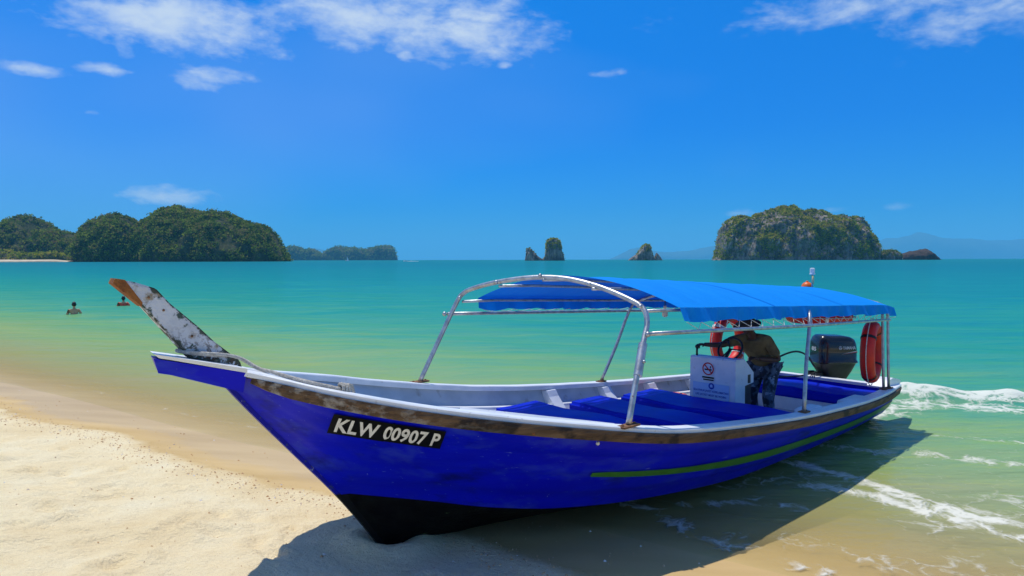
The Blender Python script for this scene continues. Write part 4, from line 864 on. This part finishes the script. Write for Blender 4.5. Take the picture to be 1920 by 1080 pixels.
def swimmer(x, y, face, label, cloth=None, hair_long=False, zofs=0.0):
    o = empty('person', (x, y, -1.35 + zofs), math.atan2(face[1], face[0]), label, 'person', 'swimmers in the bay')      # local +x = facing
    nd = {'pel': (0, 0, .88, (.15, .11)), 'spi': (0, 0, 1.08, (.14, .105)), 'che': (-.01, 0, 1.27, (.165, .12)), 'nkb': (0, 0, 1.42, .07), 'nk': (.01, 0, 1.48, .055), 'hd': (.02, 0, 1.55, .06),
          'sr': (-.01, -.19, 1.36, .068), 'er': (.03, -.31, 1.09, .046), 'wr': (.20, -.34, .95, .03), 'sl': (-.01, .19, 1.36, .068), 'el': (.03, .32, 1.09, .046), 'wl': (.20, .36, .96, .03),
          'hr': (0, -.1, .84, .09), 'kr': (.05, -.12, .46, .06), 'ar': (-.03, -.12, .08, .04), 'tr': (.12, -.13, .04, .035), 'hl': (0, .1, .84, .09), 'kl': (.10, .12, .46, .06), 'al': (0, .12, .08, .04), 'tl': (.15, .13, .04, .035)}
    mb = MB().add(*skin(nd, chain('pel', 'spi', 'che', 'nkb', 'nk', 'hd') + [('che', 'sr'), ('che', 'sl'), ('pel', 'hr'), ('pel', 'hl')] + chain('sr', 'er', 'wr') + chain('sl', 'el', 'wl') + chain('hr', 'kr', 'ar', 'tr') + chain('hl', 'kl', 'al', 'tl')))
    mb.add(*head_mesh((.03, 0, 1.61), (1, 0, 0)))
    for a, b, t in (('wr', 'er', 1), ('wl', 'el', -1)):
        h_ = hand_fingers(nd[a][:3], Vector(nd[a][:3]) - Vector(nd[b][:3]), (0, 0, 1), (.15, .25, .2), 1, t); mb.add(h_.v, h_.f)
    mb.build('body', skin_tan, o, True)
    vs, fs = head_mesh((.018, 0, 1.625), (1, 0, 0), .114); bm = bmesh.new(); bv = [bm.verts.new(v) for v in vs]
    for f in fs:
        try: bm.faces.new([bv[i] for i in f])
        except ValueError: pass
    bmesh.ops.delete(bm, geom=[v for v in bm.verts if (v.co.x > .065 and v.co.z < 1.68) or v.co.z < (1.50 if hair_long else 1.545)], context='VERTS')
    me = bpy.data.meshes.new('hair'); bm.to_mesh(me); bm.free(); ho = bpy.data.objects.new('hair', me); col.objects.link(ho); ho.parent = o; me.materials.append(hair_m)
    for q in me.polygons: q.use_smooth = True
    if cloth:
        s_ = {'pel': (0, 0, .95, (.165, .125)), 'spi': (0, 0, 1.08, (.155, .12)), 'che': (-.01, 0, 1.27, (.182, .136)), 'nkb': (0, 0, 1.41, .085), 'sr': (-.01, -.19, 1.36, .082), 'sl': (-.01, .19, 1.36, .082), 'mr': (.01, -.27, 1.20, .07), 'ml': (.01, .28, 1.20, .07)}
        MB().add(*skin(s_, chain('pel', 'spi', 'che', 'nkb') + [('che', 'sr'), ('che', 'sl'), ('sr', 'mr'), ('sl', 'ml')])).build('shirt', cloth, o, True)
    return o
swimmer(-19.85, 30.88, (-.50, .84), 'bare-shouldered swimmer with short black hair, farther from the bow post', zofs=.14)
swimmer(-20.30, 35.6, (-.35, .9), 'swimmer in a coral red top just left of the bow post tip', pm('coral_cloth', (.80, .10, .06), (.7, .08, .05), rough=.7), True, .15)
# ------------------------------------------------------------------ islands, far hills, far boats, air
def rock_mat(name, c0, c1, c2):
    global n, l, tc
    m, n, l, p = mat(name); tc = n.new('ShaderNodeNewGeometry')
    f = nmath('ADD', nmath('MULTIPLY', tex(.05, 7, .65), .5), nmath('MULTIPLY', tex(.22, 6, .7, (1, 1, .22)), .5))
    l.new(ramp(f, [(.36, c0), (.50, c1), (.64, c2)]), p.inputs['Base Color']); p.inputs['Roughness'].default_value = .95; p.inputs['Specular IOR Level'].default_value = .1
    b = n.new('ShaderNodeBump'); b.inputs['Strength'].default_value = .9; b.inputs['Distance'].default_value = 4.0; l.new(tex(.22, 6, .7), b.inputs['Height']); l.new(b.outputs[0], p.inputs['Normal']); return m
rock_m = rock_mat('limestone_rock', (.045, .038, .032), (.21, .18, .15), (.55, .46, .36))
soil_m = rock_mat('forest_floor', (.03, .04, .018), (.07, .08, .03), (.16, .13, .07))
def leaf_mat(name, pts):
    global n, l, tc
    m, n, l, p = mat(name); tc = n.new('ShaderNodeNewGeometry'); a = n.new('ShaderNodeAttribute'); a.attribute_name = 'rnd'
    f = nmath('ADD', nmath('MULTIPLY', a.outputs['Fac'], .55), nmath('MULTIPLY', tex(.03, 4, .6), .55))
    l.new(ramp(f, pts), p.inputs['Base Color']); p.inputs['Roughness'].default_value = .8; p.inputs['Specular IOR Level'].default_value = .1
    tl = n.new('ShaderNodeBsdfTranslucent'); l.new(p.inputs['Base Color'].links[0].from_socket, tl.inputs[0]); mx = n.new('ShaderNodeMixShader'); mx.inputs[0].default_value = .4
    l.new(p.outputs[0], mx.inputs[1]); l.new(tl.outputs[0], mx.inputs[2]); l.new(mx.outputs[0], n['Material Output'].inputs[0]); return m
leaf_dark = leaf_mat('dark_forest_leaves', [(.22, (.03, .06, .012)), (.42, (.10, .17, .022)), (.62, (.27, .34, .03)), (.80, (.27, .21, .08))])
leaf_bright = leaf_mat('bright_scrub_leaves', [(.22, (.05, .09, .012)), (.40, (.20, .28, .02)), (.58, (.46, .47, .03)), (.82, (.46, .36, .10))])
def outline_world(pts, Y): return np.array([at_y(px, py, Y)[[0, 2]] for px, py in pts])
def island_part(name, parent, pts, Y, D, boxy, amp, m, seed=0, nx=150, nf=54, freq=.05):
    O = outline_world(pts, Y); xs = np.linspace(O[0, 0], O[-1, 0], nx); tops = np.maximum(np.interp(xs, O[:, 0], O[:, 1]), .6); xc = (xs[0] + xs[-1]) / 2; hw = (xs[-1] - xs[0]) / 2
    base = np.array(parent.location); vs = np.zeros((nx, nf, 3))
    for i, (x, t) in enumerate(zip(xs, tops)):
        d = D * max(.10, 1 - ((x - xc) / hw) ** 2) ** .5
        for j in range(nf):
            ph = math.pi * j / (nf - 1); c, s_ = math.cos(ph), math.sin(ph)
            y = Y - d * math.copysign(abs(c) ** boxy, c); z = t * (abs(s_) ** boxy)
            q = Vector((x * freq, y * freq, z * freq * .6)); k = amp * min(1, t / (8 * amp) + .15)
            nv = mnoise.fractal(q + Vector((seed, 0, 0)), .9, 2.1, 6); nw = mnoise.fractal(q * 1.0 + Vector((seed, 9, 4)), .9, 2.1, 6); nu_ = mnoise.fractal(q * 1.0 + Vector((seed, 3, 14)), .9, 2.1, 6)
            vs[i, j] = (x + nu_ * k * s_ * .8 - base[0], y - math.copysign(1, c) * abs(c) ** .5 * nv * k * 2.2 - base[1], max(-3, z + nw * k * (s_ ** .5)) - (3 if j in (0, nf - 1) else 0) - base[2])
    idx = np.arange(nx * nf).reshape(nx, nf); f = np.stack([idx[:-1, :-1], idx[1:, :-1], idx[1:, 1:], idx[:-1, 1:]], -1).reshape(-1, 4)
    o = mesh_np(name, vs.reshape(-1, 3), f, m); o.parent = parent; return o, vs.reshape(-1, 3), f
def foliage(name, parent, vs, f, count, rad, leaf, m, keep, seed=1, k=13):
    """leaf-sized faces gathered in clumps over a slope, joined: nobody could count these crowns"""
    rs = np.random.RandomState(seed); a = vs[f[:, 0]]; b = vs[f[:, 1]]; c = vs[f[:, 2]]; e = vs[f[:, 3]]
    ar = np.linalg.norm(np.cross(c - a, e - b), axis=1); nr = np.cross(c - a, e - b) / np.maximum(ar[:, None], 1e-9)
    cen = (a + c) / 2; ok = ar * keep(cen, np.abs(nr[:, 2])); ok = ok / ok.sum()
    pick = rs.choice(len(f), count, p=ok); u = rs.rand(count, 1); w = rs.rand(count, 1)
    P = (a[pick] * (1 - u) + b[pick] * u) * (1 - w) + (e[pick] * (1 - u) + c[pick] * u) * w
    R = rad * (.55 + .9 * rs.rand(count, 1)); P[:, 2:] += R * .35
    d = rs.normal(size=(count, k, 3)); d /= np.linalg.norm(d, axis=2, keepdims=True); d *= (rs.rand(count, k, 1) ** .4) * R[:, None, :]; d[..., 2] *= .75
    C = P[:, None, :] + d; t1 = rs.normal(size=(count, k, 3)); t1 /= np.linalg.norm(t1, axis=2, keepdims=True); t2 = np.cross(t1, rs.normal(size=(count, k, 3))); t2 /= np.linalg.norm(t2, axis=2, keepdims=True)
    s_ = leaf * (.6 + .8 * rs.rand(count, k, 1)); V = np.stack([C - t1 * s_, C + t2 * s_ * .7, C + t1 * s_, C - t2 * s_ * .7], 2).reshape(-1, 3)
    o = mesh_np(name, V, np.arange(len(V)).reshape(-1, 4), m, False); o.parent = parent; o['kind'] = 'stuff'
    attr(o, 'rnd', np.repeat(rs.rand(count), k * 4)); return o
def fb3(P, fr, seed): return np.array([mnoise.fractal(Vector(q * fr) + Vector((seed, 0, 0)), 1.0, 2.0, 4) for q in P])
def isl(name, px, Y, label, cat): b = at_y(px, 500, Y); return empty(name, (b[0], Y, 0), 0, label, cat)
allv = lambda P, nz: np.ones(len(P))
# wooded headland on the left
Y = 1300.0; H = isl('wooded_headland', 330, Y, 'dark wooded headland of rounded hills along the left shore', 'headland')
for pts, yy, D, cnt, sd in [([(-420, 489), (-330, 455), (-250, 430), (-120, 425), (-40, 436), (0, 432), (12, 423), (30, 410), (50, 405), (65, 408), (78, 420), (88, 431), (112, 434), (145, 441), (190, 452), (230, 489)], 1420, 120, 3000, 3),
                            ([(136, 489), (146, 455), (160, 430), (172, 415), (190, 408), (215, 402), (240, 408), (256, 424), (270, 446), (290, 489)], 1340, 60, 1100, 5),
                            ([(138, 489), (146, 462), (158, 440), (180, 424), (205, 416), (228, 418), (248, 432), (262, 455), (272, 489)], 1230, 42, 900, 7),
                            ([(236, 489), (250, 452), (262, 430), (280, 416), (298, 402), (315, 393), (332, 391), (350, 395), (370, 400), (388, 403), (408, 399), (428, 403), (446, 414), (468, 420), (488, 425), (502, 436), (514, 449), (524, 464), (531, 476), (536, 489)], 1300, 120, 3600, 11)]:
    o, vs_, f_ = island_part('hill', H, pts, yy, D, 1.15, 5.0, soil_m, sd)
    foliage('forest', H, vs_, f_, int(cnt * 1.5), 5.0, 1.6, leaf_dark, lambda P, nz: (P[:, 2] > 2.5) * (P[:, 1] < (yy - Y) + D * .4) * np.clip(fb3(P, .025, 2) * 1.6 + .75, .04, 1.6), sd)
o, vs_, f_ = island_part('sand_spit', H, [(-420, 489.5), (-100, 486.5), (0, 486.8), (60, 487.0), (100, 486.6), (135, 489.5)], 1180, 40, .9, .3, pm('pale_spit_sand', (.62, .50, .34), (.5, .4, .26), rough=.9, scale=.1), 4, 60, 20)
o, vs_, f_ = island_part('scrub_bank', H, [(-420, 489), (-200, 468), (-60, 472), (0, 474), (14, 469), (30, 476), (60, 478), (95, 474), (120, 479), (145, 489)], 1225, 30, .8, 1.6, soil_m, 14, 90, 30)
foliage('scrub', H, vs_, f_, 1000, 4.0, 1.4, leaf_bright, lambda P, nz: (P[:, 2] > 3) * 1.0, 15)
# bare limestone island on the right
Y = 1500.0; I = isl('limestone_island', 1495, Y, 'large flat-topped limestone island with grey cliffs and green scrub', 'island')
ip = [(1340, 488), (1347, 478), (1350, 455), (1353, 432), (1359, 421), (1371, 413), (1388, 408), (1400, 409), (1413, 412), (1424, 404), (1440, 400), (1455, 395), (1470, 391.5), (1486, 392), (1503, 398), (1518, 396), (1535, 400), (1553, 406), (1570, 409), (1590, 411), (1604, 407), (1612, 411), (1620, 420), (1627, 434), (1632, 452), (1637, 470), (1645, 488)]
o, vs_, f_ = island_part('cliffs', I, ip, Y, 95, .92, 9.0, rock_m, 21, 230, 90, .040)
foliage('scrub', I, vs_, f_, 5200, 3.3, 1.25, leaf_bright, lambda P, nz: (P[:, 2] > 3) * (P[:, 1] < 60) * np.clip(fb3(P, .020, 6) * 4.5 + .5 - .5 * np.clip((P[:, 0] - 75) / 60, 0, 1) - .6 * np.clip((-105 - P[:, 0]) / 40, 0, 1), .03, 2), 22)
foliage('dark_scrub', I, vs_, f_, 2200, 3.2, 1.25, leaf_dark, lambda P, nz: (P[:, 2] > 3) * (P[:, 1] < 60) * (.25 + 1.2 * nz), 23)
I2 = isl('low_rocks', 1700, Y, 'low dark rocks trailing off the right end of the limestone island', 'rocks')
o, vs_, f_ = island_part('rock', I2, [(1632, 488), (1642, 477), (1655, 472), (1668, 470), (1676, 473), (1684, 479), (1690, 488)], Y - 10, 26, .6, 2.5, rock_m, 31, 70, 30)
foliage('scrub', I2, vs_, f_, 220, 3.0, 1.2, leaf_dark, lambda P, nz: (P[:, 2] > 4) * 1.0, 32)
island_part('rock', I2, [(1678, 488), (1690, 478), (1706, 472), (1722, 468), (1736, 466), (1744, 472), (1752, 480), (1761, 488)], Y, 30, .8, 6.0, rock_mat('brown_rock', (.035, .025, .022), (.075, .055, .045), (.12, .09, .07)), 33, 80, 30)
# sea stacks
Y = 1500.0; S1 = isl('sea_stack', 1038, Y, 'tall square sea stack topped with green bushes, low rock at its left', 'sea stack')
o, va, fa = island_part('low_rock', S1, [(984, 489), (986, 474), (988, 466), (993, 465), (998, 470), (1004, 476), (1009, 481), (1016, 485), (1024, 489)], Y, 14, .6, 1.5, rock_m, 41, 60, 30, .12)
o, vb, fb_ = island_part('pillar', S1, [(1016, 489), (1021, 482), (1024, 470), (1023, 458), (1027, 451), (1034, 448), (1043, 447.5), (1049, 452), (1051, 460), (1053, 468), (1056, 476), (1058, 489)], Y, 16, .42, 1.8, rock_m, 42, 80, 44, .12)
foliage('bushes', S1, vb, fb_, 260, 2.6, 1.1, leaf_bright, lambda P, nz: np.clip((P[:, 2] - 20) / 14, .10, 1), 43); foliage('bushes', S1, va, fa, 40, 1.8, .9, leaf_dark, lambda P, nz: np.clip((P[:, 2] - 12) / 8, .02, 1), 44)
S2 = isl('sea_stack', 1210, Y, 'small pointed sea stack with a bush on its peak, nearer the big island', 'sea stack')
o, va, fa = island_part('pillar', S2, [(1177, 489), (1182, 484), (1189, 480), (1196, 475), (1201, 467), (1206, 460), (1213, 458), (1219, 461), (1221, 470), (1225, 480), (1231, 489)], Y, 15, .6, 1.6, rock_m, 51, 70, 36, .12)
island_part('low_rock', S2, [(1224, 489), (1228, 481), (1231, 474), (1235, 477), (1239, 483), (1243, 489)], Y + 4, 8, .6, 1.0, rock_m, 52, 30, 20, .15)
foliage('bushes', S2, va, fa, 150, 2.2, 1.0, leaf_bright, lambda P, nz: np.clip((P[:, 2] - 12) / 14, .10, 1), 53)
# hazy wooded islets and the far hills
Y = 5200.0; IS = isl('wooded_islets', 640, Y, 'chain of small hazy wooded islets beyond the headland', 'island')
for pts, sd in [([(520, 488), (532, 474), (545, 465), (556, 463), (566, 469), (578, 488)], 61), ([(552, 488), (566, 473), (582, 469), (596, 474), (608, 488)], 62), ([(596, 488), (612, 474), (625, 467), (634, 464), (646, 467), (660, 466), (676, 468), (690, 474), (700, 488)], 63), ([(668, 488), (682, 470), (698, 467), (712, 463.5), (728, 462.5), (737, 465), (741, 474), (745, 488)], 64)]:
    o, vs_, f_ = island_part('hill', IS, pts, Y + (sd - 62) * 60, 120, .6, 9.0, soil_m, sd, 70, 34, .015); foliage('forest', IS, vs_, f_, 420, 14, 5.0, leaf_dark, lambda P, nz: (P[:, 2] > 8) * (P[:, 1] < 250) * 1.0, sd, 9)
Y = 28000.0; hills_m = pm('far_forest', (.03, .05, .03), (.05, .07, .04), rough=.9, scale=.002)
far = bpy.data.objects.new('far_hills', None); col.objects.link(far); far['kind'] = 'structure'; far.location = (0, Y, 0)
for pts, sd in [([(1560, 488), (1600, 462), (1640, 455), (1665, 448), (1690, 446), (1722, 437), (1745, 442), (1775, 446), (1810, 446), (1850, 451), (1900, 451), (1960, 445), (2050, 452), (2150, 462), (2300, 489)], 71), ([(1140, 488), (1165, 476), (1182, 468), (1200, 464), (1222, 470), (1250, 474), (1290, 470), (1325, 463), (1350, 461), (1400, 466), (1480, 470), (1560, 476), (1600, 489)], 72), ([(556, 489), (580, 472), (596, 467), (612, 472), (640, 489)], 73)]:
    island_part('hill', far, pts, Y, 1500, .9, 60, hills_m, sd, 120, 24, .0012)
# boats on the horizon
sb_w = pm('white_gelcoat', (.85, .85, .85), (.78, .78, .78), rough=.3, scale=3)
c = at_y(651, 488, 1900.0); sb = empty('sailing_boat', (c[0], 1900, 0), .4, 'tiny white sailing boat in front of the hazy islets', 'sailing boat')
def hull_small(L_, W_, H_, n_=9):
    vs = []
    for i in range(n_):
        u = i / (n_ - 1); w = W_ / 2 * math.sin(math.pi * min(1, .12 + u * .62)) if u > 0 else .02; x = L_ * (u - .5); vs += [(x, -w, H_ * (1.15 - .3 * u)), (x, -w * .7, -.3), (x, w * .7, -.3), (x, w, H_ * (1.15 - .3 * u))]
    return vs, grid_faces(n_, 4, True) + [(0, 1, 2, 3), (4 * n_ - 1, 4 * n_ - 2, 4 * n_ - 3, 4 * n_ - 4)]
MB().add(*hull_small(11, 3.2, 1.5)).build('hull', sb_w, sb, True); MB().box((.6, 0, 1.7), (3.5, 1.6, .7), .15).build('cabin', sb_w, sb)
MB().tube([(-.5, 0, 1.2), (-.5, 0, 13)], .12, 8).build('mast', sb_w, sb); MB().add([(-.4, 0, 2.2), (4.2, 0.15, 2.2), (-.4, 0, 12), (1.6, .3, 6)], [(0, 1, 3), (1, 2, 3), (0, 3, 2)]).build('sail', sb_w, sb)
MB().tube([(-.5, 0, 2.1), (4.4, .15, 2.1)], .09, 8).build('boom', sb_w, sb)
c = at_y(760, 489.5, 1050.0); sp = empty('speedboat', (c[0], 1050, 0), 0.0, 'distant small speedboat trailing a white wake on the horizon', 'speedboat')
MB().add(*hull_small(6.5, 2.2, 1.0)).build('hull', sb_w, sp, True); MB().box((.4, 0, 1.25), (1.2, 1.3, .6), .15).build('windscreen', black_p, sp); MB().box((3.3, 0, .9), (.5, .5, .9), .1).build('engine', black_p, sp)
wk = MB()
for i in range(40): u = i / 40; wk.ball((3.5 + 17 * u, random.uniform(-1, 1) * (.4 + 1.2 * u), .1), (random.uniform(.4, 1.0), random.uniform(.3, .8), random.uniform(.3, .75) * (1 - .6 * u)), 7, 5)
wake = wk.build('wake', pm('wake_foam', (.85, .87, .86), rough=.8), None, True); wake.location = sp.location; wake['kind'] = 'stuff'
# the air over the bay
hz = MB().box((0, 0, 588), (92000, 92000, 1224)).build('haze', None); hz['kind'] = 'stuff'
hm = bpy.data.materials.new('sea_haze'); hm.use_nodes = True; hn = hm.node_tree.nodes
for q in list(hn): hn.remove(q)
ho = hn.new('ShaderNodeOutputMaterial'); pv = hn.new('ShaderNodeVolumePrincipled'); hm.node_tree.links.new(pv.outputs[0], ho.inputs['Volume'])
pv.inputs['Color'].default_value = (.18, .66, .98, 1); pv.inputs['Density'].default_value = 4.8e-5; hz.data.materials.append(hm)
